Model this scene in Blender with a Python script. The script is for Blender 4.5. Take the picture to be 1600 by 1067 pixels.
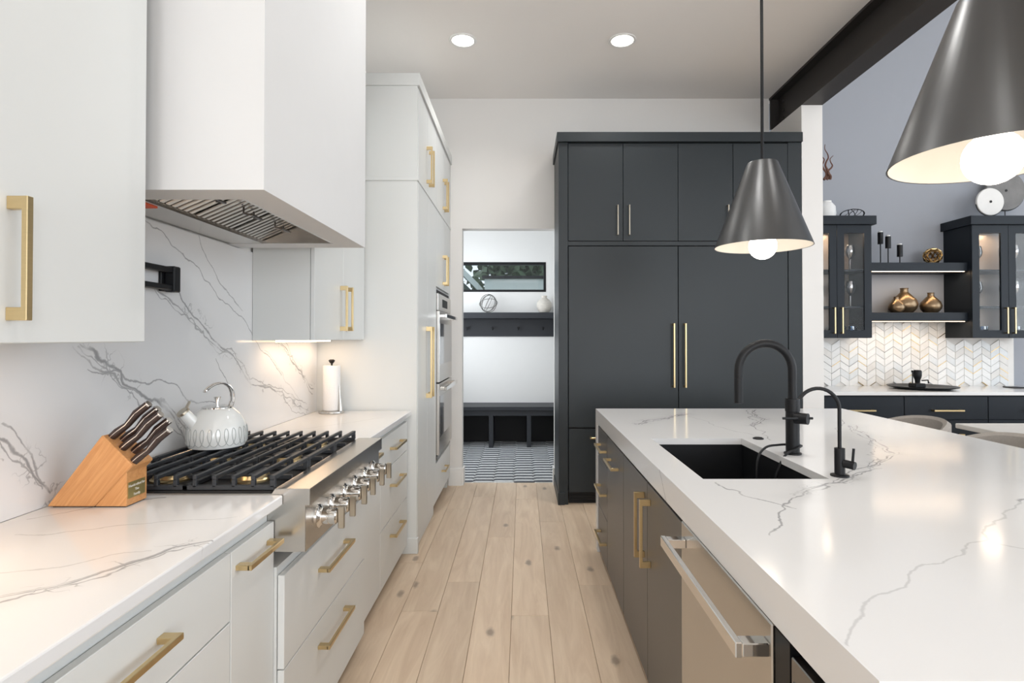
import bpy, bmesh, math, random
from mathutils import Vector, Matrix
random.seed(7)
for o in list(bpy.data.objects): bpy.data.objects.remove(o)
S = bpy.context.scene
COL = S.collection
PI = math.pi

# ---------------------------------------------------------------- camera
cam = bpy.data.cameras.new('camera'); co = bpy.data.objects.new('camera', cam); COL.objects.link(co)
cam.sensor_width = 36; cam.lens = 886 / 1600 * 36
co.location = (0, 0, 1.38); co.rotation_euler = (math.radians(90.65), 0, 0)
cam.shift_x = -16 / 1600; cam.shift_y = -15.5 / 1600
cam.clip_start = 0.02
S.camera = co
# ---------------------------------------------------------------- world, exposure
w = bpy.data.worlds.new('world'); S.world = w; w.use_nodes = True
bg = w.node_tree.nodes['Background']; bg.inputs[0].default_value = (0.86, 0.93, 1, 1); bg.inputs[1].default_value = 1.1
vs = S.view_settings; vs.view_transform = 'Standard'; vs.look = 'None'; vs.exposure = 0.12; vs.gamma = 1; vs.use_curve_mapping = False

def area(name, loc, rot, sx, sy, power, col=(1, 1, 1), spread=PI):
    l = bpy.data.lights.new(name, 'AREA'); l.shape = 'RECTANGLE'; l.size = sx; l.size_y = sy
    l.energy = power; l.color = col; l.spread = spread
    o = bpy.data.objects.new(name, l); o.location = loc; o.rotation_euler = rot; COL.objects.link(o); return o
# daylight through the big windows behind the camera and on the dining side
DAY = (0.90, 0.95, 1.0)
area('daylight_rear_kitchen', (0.6, -7.9, 1.9), (PI / 2, 0, 0), 3.2, 2.8, 165, (.93, .96, 1))
area('daylight_rear_dining', (5.2, -7.9, 2.4), (PI / 2, 0, 0), 3.6, 4.0, 260, DAY)
area('daylight_dining_side', (7.9, -.1, 2.4), (0, PI / 2, 0), 4.0, 9.8, 215, DAY)
area('mudroom_fill', (-1.39, 6.5, 1.8), (0, -PI / 2, 0), 1.6, 1.2, 32, (.92, .96, 1))  # added fill light for the mudroom, set at the invented side window

# ---------------------------------------------------------------- materials
def nt(name):
    m = bpy.data.materials.new(name); m.use_nodes = True
    t = m.node_tree; b = t.nodes['Principled BSDF']; return m, t, b
def mat(name, col, rough=.5, metal=0, var=.04, nscale=12, bump=0, bscale=60, coat=0, spec=.5, stretch=None):
    m, t, b = nt(name); N = t.nodes; L = t.links
    b.inputs['Roughness'].default_value = rough; b.inputs['Metallic'].default_value = metal
    b.inputs['Coat Weight'].default_value = coat; b.inputs['Specular IOR Level'].default_value = spec
    tc = N.new('ShaderNodeTexCoord'); mp = N.new('ShaderNodeMapping'); L.new(tc.outputs['Object'], mp.inputs[0])
    if stretch: mp.inputs['Scale'].default_value = stretch
    n = N.new('ShaderNodeTexNoise'); n.inputs['Scale'].default_value = nscale; n.inputs['Detail'].default_value = 4
    L.new(mp.outputs[0], n.inputs['Vector'])
    mx = N.new('ShaderNodeMix'); mx.data_type = 'RGBA'
    mx.inputs[6].default_value = tuple(c * (1 - var) for c in col) + (1,); mx.inputs[7].default_value = tuple(min(1, c * (1 + var)) for c in col) + (1,)
    L.new(n.outputs[0], mx.inputs[0]); L.new(mx.outputs[2], b.inputs['Base Color'])
    if bump:
        n2 = N.new('ShaderNodeTexNoise'); n2.inputs['Scale'].default_value = bscale; n2.inputs['Detail'].default_value = 3
        L.new(mp.outputs[0], n2.inputs['Vector'])
        bp = N.new('ShaderNodeBump'); bp.inputs['Strength'].default_value = bump; bp.inputs['Distance'].default_value = .01
        L.new(n2.outputs[0], bp.inputs['Height']); L.new(bp.outputs[0], b.inputs['Normal'])
    return m
def emis(name, col, s):
    m, t, b = nt(name); b.inputs['Emission Color'].default_value = col + (1,); b.inputs['Emission Strength'].default_value = s
    b.inputs['Base Color'].default_value = (.9, .9, .9, 1); return m
def glassy(name, tint=(1, 1, 1), fac=.005, k=.1):
    m, t, b = nt(name); N = t.nodes; L = t.links
    tr = N.new('ShaderNodeBsdfTransparent'); tr.inputs[0].default_value = tint + (1,)
    gl = N.new('ShaderNodeBsdfGlossy'); gl.inputs['Roughness'].default_value = .03
    lw = N.new('ShaderNodeLayerWeight'); lw.inputs[0].default_value = .35
    ma = N.new('ShaderNodeMath'); ma.operation = 'MULTIPLY_ADD'; ma.inputs[1].default_value = k; ma.inputs[2].default_value = fac
    L.new(lw.outputs['Fresnel'], ma.inputs[0])
    mx = N.new('ShaderNodeMixShader'); L.new(ma.outputs[0], mx.inputs[0]); L.new(tr.outputs[0], mx.inputs[1]); L.new(gl.outputs[0], mx.inputs[2])
    L.new(mx.outputs[0], N['Material Output'].inputs[0]); return m
def marble(name, segs, seed=0.0, rough=.12):
    """segs: (point a, point b, kind) vein paths lying in the slab; kind 'bold' is a broken network band, 'thin' a single line"""
    m, t, b = nt(name); N = t.nodes; L = t.links
    b.inputs['Roughness'].default_value = rough
    geo = N.new('ShaderNodeNewGeometry')
    def put(sock, x):
        if isinstance(x, (int, float)): sock.default_value = x
        elif isinstance(x, (tuple, Vector)): sock.default_value = x
        else: L.new(x, sock)
    def vm(op, a, b_=None, scale=None, out=0):
        n = N.new('ShaderNodeVectorMath'); n.operation = op; put(n.inputs[0], a)
        if b_ is not None: put(n.inputs[1], b_)
        if scale is not None: put(n.inputs['Scale'], scale)
        return n.outputs['Value'] if op in ('DOT_PRODUCT', 'LENGTH') else n.outputs[0]
    def mth(op, a, b_=0):
        n = N.new('ShaderNodeMath'); n.operation = op; put(n.inputs[0], a); put(n.inputs[1], b_); return n.outputs[0]
    def mr(x, a, b_, c, d_):
        r = N.new('ShaderNodeMapRange'); r.interpolation_type = 'SMOOTHSTEP'
        for k, vv in zip((1, 2, 3, 4), (a, b_, c, d_)): r.inputs[k].default_value = vv
        L.new(x, r.inputs[0]); return r.outputs[0]
    P0 = vm('ADD', geo.outputs['Position'], (seed, seed * 1.7, 0))
    def noise(vec, scale, detail=3, col=False, rgh=.55):
        n = N.new('ShaderNodeTexNoise'); n.inputs['Scale'].default_value = scale; n.inputs['Detail'].default_value = detail; n.inputs['Roughness'].default_value = rgh
        L.new(vec, n.inputs['Vector']); return n.outputs[1 if col else 0]
    wob = vm('SCALE', vm('SUBTRACT', noise(P0, 3.2, 2, True), (.5, .5, .5)), scale=.20)
    wob2 = vm('SCALE', vm('SUBTRACT', noise(P0, 22, 3, True), (.5, .5, .5)), scale=.022)
    wsum = vm('ADD', wob, wob2)
    PWt = vm('ADD', geo.outputs['Position'], vm('MULTIPLY', wsum, (1, 1, 0))); PWw = vm('ADD', geo.outputs['Position'], vm('MULTIPLY', wsum, (0, 1, 1)))
    fine = mr(noise(P0, 9, 3), .34, .52, .3, .9)
    total = None
    web = mth('ABSOLUTE', mth('SUBTRACT', noise(P0, 5.5, 4, rgh=.6), .5))
    web = mr(web, 0, .013, 1, 0)
    wobB = vm('SCALE', vm('SUBTRACT', noise(vm('ADD', P0, (5.3, 2.1, 9.7)), 4.5, 3, True), (.5, .5, .5)), scale=.20)
    wsB = vm('ADD', wobB, wob2)
    PBt = vm('ADD', geo.outputs['Position'], vm('MULTIPLY', wsB, (1, 1, 0))); PBw = vm('ADD', geo.outputs['Position'], vm('MULTIPLY', wsB, (0, 1, 1)))
    rs_ = random.Random(int(seed * 10)); work = []
    for a, b_, kind in segs:
        a, b_ = Vector(a), Vector(b_); top = abs(a.z - .915) < .01; PW, PB = (PWt, PBt) if top else (PWw, PBw)
        work.append((a, b_, kind, PW))
        if kind == 'bold':
            j = lambda: Vector((rs_.uniform(-.035, .035) if abs(a.z - .915) < .01 else 0, rs_.uniform(-.05, .05), 0 if abs(a.z - .915) < .01 else rs_.uniform(-.05, .05)))
            work.append((a + j(), b_ + j(), 'strand', PB)); work.append((a + j(), b_ + j(), 'strand', PW))
    for a, b_, kind, PP in work:
        ba = b_ - a
        pa = vm('SUBTRACT', PP, a)
        h = N.new('ShaderNodeClamp'); L.new(mth('DIVIDE', vm('DOT_PRODUCT', pa, ba), ba.length_squared), h.inputs[0])
        d = vm('LENGTH', vm('SUBTRACT', pa, vm('SCALE', ba, scale=h.outputs[0])))
        if kind == 'bold':
            v = mth('MULTIPLY', mr(d, .001, .0065, .75, 0), fine)
            v = mth('MAXIMUM', v, mth('MULTIPLY', mth('MULTIPLY', web, mr(d, .01, .06, .6, 0)), fine))
            v = mth('MAXIMUM', v, mr(d, 0, .10, .07, 0))
        elif kind == 'strand': v = mth('MULTIPLY', mr(d, .0007, .0048, .65, 0), fine)
        elif kind == 'thin': v = mth('MULTIPLY', mr(d, .0006, .0040, .6, 0), mr(noise(P0, 6, 2), .3, .5, .5, 1))
        else: v = mr(d, .0006, .0042, .26, 0)
        total = v if total is None else mth('MAXIMUM', total, v)
    mx = N.new('ShaderNodeMix'); mx.data_type = 'RGBA'
    mx.inputs[6].default_value = (.76, .757, .757, 1); mx.inputs[7].default_value = (.13, .13, .135, 1)
    L.new(total, mx.inputs[0]); L.new(mx.outputs[2], b.inputs['Base Color'])
    return m
def wood(name, c1, c2, axis_scale=(12, 1, 12), rough=.45, knots=False, grain=1.0, roty=0):
    m, t, b = nt(name); N = t.nodes; L = t.links
    b.inputs['Roughness'].default_value = rough
    tc = N.new('ShaderNodeTexCoord'); oi = N.new('ShaderNodeObjectInfo')
    mp = N.new('ShaderNodeMapping'); mp.inputs['Scale'].default_value = axis_scale
    off = N.new('ShaderNodeVectorMath'); off.operation = 'SCALE'; off.inputs[0].default_value = (17, 31, 5); L.new(oi.outputs['Random'], off.inputs['Scale'])
    ad = N.new('ShaderNodeVectorMath'); ad.operation = 'ADD'
    L.new(tc.outputs['Object'], ad.inputs[0]); L.new(off.outputs[0], ad.inputs[1]); pr = N.new('ShaderNodeMapping'); pr.inputs['Rotation'].default_value = (0, roty, 0); L.new(ad.outputs[0], pr.inputs[0]); L.new(pr.outputs[0], mp.inputs[0])
    n = N.new('ShaderNodeTexNoise'); n.inputs['Scale'].default_value = 1.6; n.inputs['Detail'].default_value = 8; n.inputs['Roughness'].default_value = .62; n.inputs['Distortion'].default_value = 1.2
    L.new(mp.outputs[0], n.inputs['Vector'])
    r = N.new('ShaderNodeMapRange'); r.inputs[1].default_value = .5 - .22 / grain; r.inputs[2].default_value = .5 + .22 / grain; L.new(n.outputs[0], r.inputs[0])
    mx = N.new('ShaderNodeMix'); mx.data_type = 'RGBA'; mx.inputs[6].default_value = c1 + (1,); mx.inputs[7].default_value = c2 + (1,)
    L.new(r.outputs[0], mx.inputs[0])
    hv = N.new('ShaderNodeHueSaturation'); L.new(mx.outputs[2], hv.inputs['Color'])
    r2 = N.new('ShaderNodeMapRange'); r2.inputs[3].default_value = .88; r2.inputs[4].default_value = 1.1; L.new(oi.outputs['Random'], r2.inputs[0]); L.new(r2.outputs[0], hv.inputs['Value'])
    out = hv.outputs[0]
    if knots:
        vo = N.new('ShaderNodeTexVoronoi'); vo.voronoi_dimensions = '2D'; vo.inputs['Scale'].default_value = 1.0
        mp2 = N.new('ShaderNodeMapping'); mp2.inputs['Scale'].default_value = (2.3, 1.05, 1); L.new(ad.outputs[0], mp2.inputs[0])
        nd = N.new('ShaderNodeTexNoise'); nd.inputs['Scale'].default_value = 25; L.new(ad.outputs[0], nd.inputs['Vector'])
        L.new(mp2.outputs[0], vo.inputs['Vector'])
        a2 = N.new('ShaderNodeMath'); a2.operation = 'MULTIPLY_ADD'; a2.inputs[1].default_value = .05; L.new(nd.outputs[0], a2.inputs[0]); L.new(vo.outputs['Distance'], a2.inputs[2])
        r3 = N.new('ShaderNodeMapRange'); r3.interpolation_type = 'SMOOTHSTEP'; r3.inputs[1].default_value = .04; r3.inputs[2].default_value = .085; r3.inputs[3].default_value = .6; r3.inputs[4].default_value = 0
        L.new(a2.outputs[0], r3.inputs[0])
        mk = N.new('ShaderNodeMix'); mk.data_type = 'RGBA'; mk.inputs[7].default_value = (.12, .09, .07, 1)
        L.new(r3.outputs[0], mk.inputs[0]); L.new(out, mk.inputs[6]); out = mk.outputs[2]
    L.new(out, b.inputs['Base Color'])
    return m

M = {}
M['white'] = mat('white_paint', (.70, .712, .70), .38, var=.012, nscale=3)
M['wall'] = mat('wall_paint', (.77, .755, .735), .75, var=.02, nscale=2, bump=.05, bscale=150)
M['ceil'] = mat('ceiling_paint', (.90, .875, .85), .85, var=.015, nscale=1.5)
M['plaster'] = mat('plaster', (.70, .70, .70), .7, var=.02, nscale=4, bump=.25, bscale=5)
M['greywall'] = mat('grey_wall_paint', (.31, .325, .36), .8, var=.02, nscale=2)
M['trim'] = mat('trim_paint', (.82, .82, .81), .45, var=.01)
M['slate'] = mat('slate_paint', (.019, .024, .0275), .42, var=.03, nscale=4, spec=.35)
M['navy'] = mat('navy_paint', (.011, .015, .021), .4, var=.04, nscale=4, spec=.22)
M['coal'] = mat('charcoal_paint', (.03, .033, .039), .45, var=.04, nscale=4, spec=.3)
M['isl'] = mat('island_paint', (.085, .078, .072), .34, var=.03, nscale=4)
M['black'] = mat('black_metal', (.009, .0095, .011), .42, var=.1, spec=.25)
M['iron'] = mat('cast_iron', (.028, .031, .036), .5, var=.15, nscale=60, bump=.1, bscale=300)
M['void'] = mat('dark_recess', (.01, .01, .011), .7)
M['brass'] = mat('brushed_brass', (.66, .51, .28), .3, 1, var=.06, nscale=30, stretch=(1, 1, 12))
M['nickel'] = mat('antique_nickel', (.48, .43, .35), .3, 1, var=.05)
M['steel'] = mat('brushed_steel', (.56, .54, .51), .27, 1, var=.05, nscale=20, stretch=(1, 14, 1))
M['chrome'] = mat('polished_chrome', (.72, .71, .69), .1, 1, var=.02)
M['bsteel'] = mat('dark_steel', (.25, .24, .23), .3, 1, var=.05)
WX = -1.315
def wall_seg(y0, z0, y1, z1, k): return ((WX, y0, z0), (WX, y1, z1), k)
def top_seg(x0, y0, x1, y1, k): return ((x0, y0, .915), (x1, y1, .915), k)
M['marble'] = marble('veined_quartz', [
    wall_seg(2.05, 1.60, 2.75, 1.20, 'bold'), wall_seg(2.75, 1.20, 3.47, .94, 'bold'), wall_seg(1.70, 1.40, 2.25, .95, 'bold'), wall_seg(3.0, 1.40, 3.55, 1.08, 'bold'),
    wall_seg(1.95, 1.78, 2.45, 1.58, 'thin'), wall_seg(2.45, 1.58, 3.1, 1.18, 'thin'), wall_seg(2.3, 1.78, 2.65, 1.5, 'thin'), wall_seg(1.75, 1.30, 2.45, 1.06, 'thin'), wall_seg(1.40, 1.13, 1.60, .93, 'bold'), wall_seg(2.9, 1.32, 3.4, 1.0, 'faint'), wall_seg(2.45, 1.30, 2.62, 1.0, 'thin'),
    top_seg(-1.02, .93, -.72, 1.31, 'bold'), top_seg(-1.2, 1.32, -.74, 1.48, 'faint'), top_seg(-1.25, 1.1, -.8, 1.25, 'faint'), top_seg(-1.28, 1.45, -1.05, 1.66, 'thin'), top_seg(-1.3, 2.7, -.8, 3.3, 'faint')], 3.1)
M['marble2'] = marble('veined_quartz_island', [
    top_seg(1.51, 3.68, 1.25, 3.0, 'bold'), top_seg(1.25, 3.0, 1.10, 2.6, 'thin'), top_seg(.62, 3.1, 1.0, 3.5, 'bold'), top_seg(1.75, 3.0, 1.50, 2.3, 'bold'), top_seg(1.50, 2.3, 1.25, 2.04, 'bold'), top_seg(1.25, 2.04, .80, 1.67, 'bold'), top_seg(.80, 1.67, .60, 1.35, 'thin'),
    top_seg(1.85, 1.95, 1.40, 1.60, 'thin'), top_seg(1.40, 1.60, .92, 1.27, 'faint'), top_seg(.92, 1.27, .5, .87, 'faint'), top_seg(1.05, 1.33, 1.35, 1.0, 'faint'), top_seg(.62, 1.85, .75, 1.55, 'thin'), top_seg(.95, 3.4, 1.1, 2.7, 'faint'), top_seg(1.8, 3.2, 1.55, 2.8, 'thin'),
    ((.484, 2.0, .9), (.484, 1.9, .83), 'thin'), ((.484, 3.5, .4), (.6, 3.7, .75), 'bold')], 8.3)
M['oak'] = wood('oak_plank', (.60, .45, .32), (.78, .63, .475), (9, .9, 9), .42, True, 1.0)
M['oaksub'] = wood('oak_floor', (.50, .375, .265), (.64, .51, .385), (9, .9, 9), .45)
M['block'] = wood('knife_block_wood', (.50, .22, .075), (.68, .35, .14), (4, 40, 60), .4, False, 1.0, math.radians(52.7))
M['handle'] = mat('knife_handle_wood', (.035, .02, .017), .3, var=.3, nscale=40)
M['enamel'] = mat('white_enamel', (.82, .83, .81), .15, var=.01, coat=.5)
M['greyline'] = mat('grey_print', (.42, .43, .42), .4)
M['paper'] = mat('paper_towel', (.83, .82, .81), .9, var=.02, bump=.3, bscale=200)
M['glassdark'] = mat('oven_glass', (.30, .31, .32), .06, .6, var=.02)
M['beam'] = mat('steel_beam_paint', (.028, .024, .022), .5, var=.1)
M['shade'] = mat('pendant_metal', (.09, .092, .095), .36, .75, var=.04)
M['shadein'] = mat('pendant_inside', (.66, .62, .56), .6)
M['bulb'] = emis('bulb_glow', (1, .95, .88), 4.5)
M['can'] = emis('downlight_glow', (1, .95, .86), 12)
M['led'] = emis('led_warm', (1, .72, .45), 5)
M['glass'] = glassy('clear_glass')
M['wine'] = glassy('wine_glass', (.84, .86, .88), .3, .9)
M['wineblue'] = glassy('blue_glass', (.35, .6, .8), .2, .5)
M['pane'] = glassy('window_pane', (.95, .98, 1), .03)
M['tilew'] = mat('white_marble_tile', (.76, .75, .73), .2, var=.08, nscale=25, stretch=(1, 1, 3))
M['tileb'] = mat('beige_marble_tile', (.69, .66, .62), .2, var=.1, nscale=25)
M['tilec'] = mat('grey_marble_tile', (.66, .67, .67), .2, var=.12, nscale=25)
M['grout'] = mat('grout', (.74, .72, .69), .8)
M['bronze'] = mat('bronze_glaze', (.25, .175, .105), .3, .85, var=.3, nscale=9)
M['gold'] = mat('dark_gold', (.45, .32, .16), .25, 1, var=.1)
M['ceramic'] = mat('speckled_ceramic', (.66, .62, .56), .7, var=.22, nscale=28, bump=.3, bscale=40, stretch=(1, 1, 4))
M['whitecer'] = mat('white_ceramic', (.78, .78, .77), .5, bump=.2, bscale=30)
M['branch'] = mat('branch_brown', (.12, .05, .03), .6, var=.3, nscale=20)
M['stone'] = mat('grey_stone', (.17, .165, .16), .6, var=.4, nscale=9, bump=.2)
M['wdisc'] = mat('white_stone', (.74, .73, .71), .6, var=.06)
M['cabback'] = mat('bronze_mirror_back', (.30, .24, .19), .3, .5, var=.1)
M['fabric'] = mat('grey_fabric', (.36, .33, .30), .95, var=.12, nscale=90, bump=.3, bscale=400)
M['leather'] = mat('black_leather', (.012, .012, .013), .45, var=.1, bump=.1)
M['tdark'] = mat('charcoal_tile', (.085, .095, .11), .5, var=.1)
M['tlight'] = mat('pale_tile', (.70, .715, .73), .45, var=.06)
M['twhite'] = mat('white_grout', (.82, .82, .81), .6)
M['siding'] = mat('blue_grey_siding', (.36, .44, .50), .7, var=.05)
M['leaf'] = mat('tree_leaf', (.09, .14, .075), .6, var=.5, nscale=3)
M['bark'] = mat('bark', (.10, .08, .06), .9, var=.3)
M['fence'] = mat('pale_fence', (.55, .60, .58), .8, var=.05)
M['grass'] = mat('lawn', (.12, .18, .07), .9, var=.3)
M['red'] = mat('orange_tag', (.72, .10, .03), .6)
M['plaque'] = mat('gold_plaque', (.42, .34, .14), .35, .7, var=.1)

# ---------------------------------------------------------------- mesh helpers
def wloc(o):
    v = Vector((0, 0, 0))
    while o: v += o.location; o = o.parent
    return v
class MB:
    def __init__(s): s.bm = bmesh.new(); s.mi = 0
    def _f(s, vs):
        try:
            f = s.bm.faces.new(vs); f.material_index = s.mi; return f
        except ValueError: return None
    def hexa(s, c):
        v = [s.bm.verts.new(p) for p in c]
        for q in ((3, 2, 1, 0), (4, 5, 6, 7), (0, 1, 5, 4), (1, 2, 6, 5), (2, 3, 7, 6), (3, 0, 4, 7)): s._f([v[i] for i in q])
        return s
    def box(s, x0, x1, y0, y1, z0, z1):
        return s.hexa([(x0, y0, z0), (x1, y0, z0), (x1, y1, z0), (x0, y1, z0), (x0, y0, z1), (x1, y0, z1), (x1, y1, z1), (x0, y1, z1)])
    def obox(s, c, L, N, hl, hn, hs):
        c = Vector(c); L = Vector(L).normalized() * hl; N = Vector(N).normalized(); T = L.cross(N).normalized() * hs; N = N * hn
        return s.hexa([c - L - N - T, c + L - N - T, c + L + N - T, c - L + N - T, c - L - N + T, c + L - N + T, c + L + N + T, c - L + N + T])
    def prism(s, poly, axis, a0, a1):
        def P(p, a): return {'x': (a, p[0], p[1]), 'y': (p[0], a, p[1]), 'z': (p[0], p[1], a)}[axis]
        A = [s.bm.verts.new(P(p, a0)) for p in poly]; B = [s.bm.verts.new(P(p, a1)) for p in poly]
        n = len(poly); s._f(A[::-1]); s._f(B)
        for i in range(n): s._f([A[i], A[(i + 1) % n], B[(i + 1) % n], B[i]])
        return s
    def rings(s, rs, closed=False, caps=True):
        R = [[s.bm.verts.new(p) for p in r] for r in rs]; n = len(R[0])
        m = len(R)
        for i in range(m if closed else m - 1):
            a, b = R[i], R[(i + 1) % m]
            for k in range(n): s._f([a[k], a[(k + 1) % n], b[(k + 1) % n], b[k]])
        if caps and not closed: s._f(R[0][::-1]); s._f(R[-1])
        return s
    def tube(s, pts, r, seg=10, closed=False, caps=True):
        pts = [Vector(p) for p in pts]; n = len(pts); rs = []
        prev = None
        for i, p in enumerate(pts):
            if closed: t = pts[(i + 1) % n] - pts[i - 1]
            else: t = pts[min(i + 1, n - 1)] - pts[max(i - 1, 0)]
            t.normalize()
            u = (prev - t * prev.dot(t)) if prev else t.orthogonal()
            if u.length < 1e-6: u = t.orthogonal()
            u.normalize(); prev = u; v = t.cross(u)
            rr = r[i] if isinstance(r, (list, tuple)) else r
            rs.append([p + (u * math.cos(2 * PI * k / seg) + v * math.sin(2 * PI * k / seg)) * rr for k in range(seg)])
        return s.rings(rs, closed, caps)
    def cyl(s, p0, p1, r0, r1=None, seg=20): return s.tube([p0, p1], [r0, r0 if r1 is None else r1], seg)
    def lathe(s, prof, c, seg=28, axis='z', caps=True):
        cx, cy, cz = c; rs = []
        for r, h in prof:
            r = max(r, 1e-4); ring = []
            for k in range(seg):
                a = 2 * PI * k / seg; u, v = r * math.cos(a), r * math.sin(a)
                ring.append({'z': (cx + u, cy + v, cz + h), 'y': (cx + u, cy + h, cz - v), 'x': (cx + h, cy + u, cz + v)}[axis])
            rs.append(ring)
        return s.rings(rs, False, caps)
    def build(s, name, m, parent=None, bevel=0, smooth=False, seg=1):
        bm = s.bm
        if bevel:
            bmesh.ops.recalc_face_normals(bm, faces=bm.faces)
            ed = [e for e in bm.edges if len(e.link_faces) == 2 and e.calc_face_angle(0) > .5]
            bmesh.ops.bevel(bm, geom=ed, offset=bevel, segments=seg, affect='EDGES', profile=.5, clamp_overlap=True)
        bmesh.ops.recalc_face_normals(bm, faces=bm.faces)
        if smooth:
            for f in bm.faces: f.smooth = True
            for e in bm.edges:
                if len(e.link_faces) == 2 and e.calc_face_angle(0) > .6: e.smooth = False
        if parent: off = wloc(parent)
        else:
            xs = [v.co for v in bm.verts]
            mn = Vector([min(p[i] for p in xs) for i in range(3)]); mxx = Vector([max(p[i] for p in xs) for i in range(3)])
            off = Vector(((mn.x + mxx.x) / 2, (mn.y + mxx.y) / 2, mn.z))
        bm.transform(Matrix.Translation(-off))
        me = bpy.data.meshes.new(name); bm.to_mesh(me); bm.free()
        for k in (m if isinstance(m, (list, tuple)) else [m]): me.materials.append(M[k])
        o = bpy.data.objects.new(name, me); COL.objects.link(o)
        if parent: o.parent = parent
        else: o.location = off
        return o
def box(name, b, m, parent=None, bevel=0): return MB().box(*b).build(name, m, parent, bevel)
def tag(o, label, cat, group=None):
    o['label'] = label; o['category'] = cat
    if group: o['group'] = group
    return o
def struct(o): o['kind'] = 'structure'; return o
def thing(name, loc, label, cat, group=None):
    o = bpy.data.objects.new(name, None); COL.objects.link(o); o.location = loc; o.empty_display_size = .1
    return tag(o, label, cat, group)
def copy_tree(o, parent=None):
    c = o.copy(); COL.objects.link(c); c.parent = parent
    for ch in list(o.children): copy_tree(ch, c)
    return c
AX = {'x': Vector((1, 0, 0)), 'y': Vector((0, 1, 0)), 'z': Vector((0, 0, 1))}
def pull(parent, c, length, along, normal, proj=.036, m='brass', wd=.007, postw=.012, round_=False):
    """bar pull: c = centre on the door face"""
    c = Vector(c); L = AX[along]; N = Vector(normal); mb = MB()
    bc = c + N * proj
    if round_:
        mb.cyl(bc - L * length / 2, bc + L * length / 2, wd, seg=12)
    else:
        mb.obox(bc, L, N, length / 2, wd * .8, wd)
    for s in (-1, 1):
        pc = c + L * s * (length / 2 - postw) + N * (proj / 2)
        mb.obox(pc, N, L, proj / 2, postw, wd * .95)
    return mb.build('handle', m, parent, .0012)
def front(parent, kind, face, a0, a1, z0, z1, m, normal, gap=.002, th=.02):
    """door/drawer front on a face. face = coordinate of outer face, a = range along the run"""
    nx, ny, _ = normal
    a0 += gap; a1 -= gap; z0 += gap; z1 -= gap
    if nx: b = (min(face, face - nx * th), max(face, face - nx * th), a0, a1, z0, z1)
    else: b = (a0, a1, min(face, face - ny * th), max(face, face - ny * th), z0, z1)
    return box(kind, b, m, parent, .0015)
PX, NX, NY = (1, 0, 0), (-1, 0, 0), (0, -1, 0)

# ---------------------------------------------------------------- setting
CT = .915            # worktop height
WL = -1.325          # left wall face
CE = 3.64            # kitchen ceiling
struct(box('wall_left', (WL - .12, WL, -8, 5.45, 0, CE), 'wall'))
mb = MB().box(WL, -.565, 5.33, 5.45, 0, CE).box(.303, 2.33, 5.33, 5.45, 0, CE).box(-.565, .303, 5.33, 5.45, 2.41, CE)
struct(mb.build('wall_back', 'wall'))
struct(box('wall_wing', (2.33, 2.504, 4.71, 5.55, 0, 3.323), 'wall'))
struct(box('wall_bar', (2.33, 8.1, 5.55, 5.67, 0, 5.7), 'greywall'))
struct(box('ceiling', (WL - .12, 2.40, -8, 5.45, CE, CE + .1), 'ceil'))
struct(box('ceiling_dining', (2.3, 8.1, -8.1, 5.67, 5.6, 5.7), 'ceil'))
struct(box('wall_upper', (2.36, 2.42, -8, 5.55, CE + .1, 5.6), 'wall'))
mb = MB().box(WL - .12, -1.0, -8.1, -8, 0, CE).box(2.2, 3.4, -8.1, -8, 0, 5.6).box(7, 8.1, -8.1, -8, 0, 5.6).box(-1.0, 2.2, -8.1, -8, 0, .5).box(-1.0, 2.2, -8.1, -8, 3.3, CE).box(3.4, 7, -8.1, -8, 0, .4).box(3.4, 7, -8.1, -8, 4.4, 5.6)
struct(mb.build('wall_rear', 'wall'))
mb = MB().box(8, 8.1, -8, -5, 0, 5.6).box(8, 8.1, 4.8, 5.55, 0, 5.6).box(8, 8.1, -5, 4.8, 0, .4).box(8, 8.1, -5, 4.8, 4.4, 5.6)
struct(mb.build('wall_right', 'greywall'))
fl = struct(box('floor', (WL, 8, -8, 5.43, -.06, -.014), 'oaksub'))
# planks
rnd = random.Random(3)
joints = {-4: [3.5], -3: [2.877, 4.6], -2: [3.226, 4.95], -1: [3.95], 0: [2.837, 4.87], 1: [2.2, 4.275], 2: [3.184, 4.9]}
k0 = -.054
for k in range(-7, 32):
    xa = k0 + (k - 0) * .1855; xb = xa + .1855
    if xb < WL or xa > 5.4: continue
    xa = max(xa, WL)
    js = joints.get(k) or [2.3 + rnd.random() * 1.2, 4.2 + rnd.random() * .8]
    ys = [.5 if k < 3 else 1.2] + [j for j in js] + [5.43]
    for a, b in zip(ys, ys[1:]):
        o = box('plank', (xa + .0007, xb - .0007, a + .0007, b - .0007, -.014, 0), 'oak', fl, .0012)
        if rnd.random() < .5: o.location.z -= .0006
# baseboards and jambs of the opening
struct(box('baseboard_back', (-.69, -.565, 5.312, 5.33, 0, .16), 'trim'))
struct(MB().box(-.565, -.55, 5.325, 5.46, 0, .16).box(.29, .303, 5.325, 5.46, 0, .16).build('baseboard_opening', 'trim'))

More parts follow.
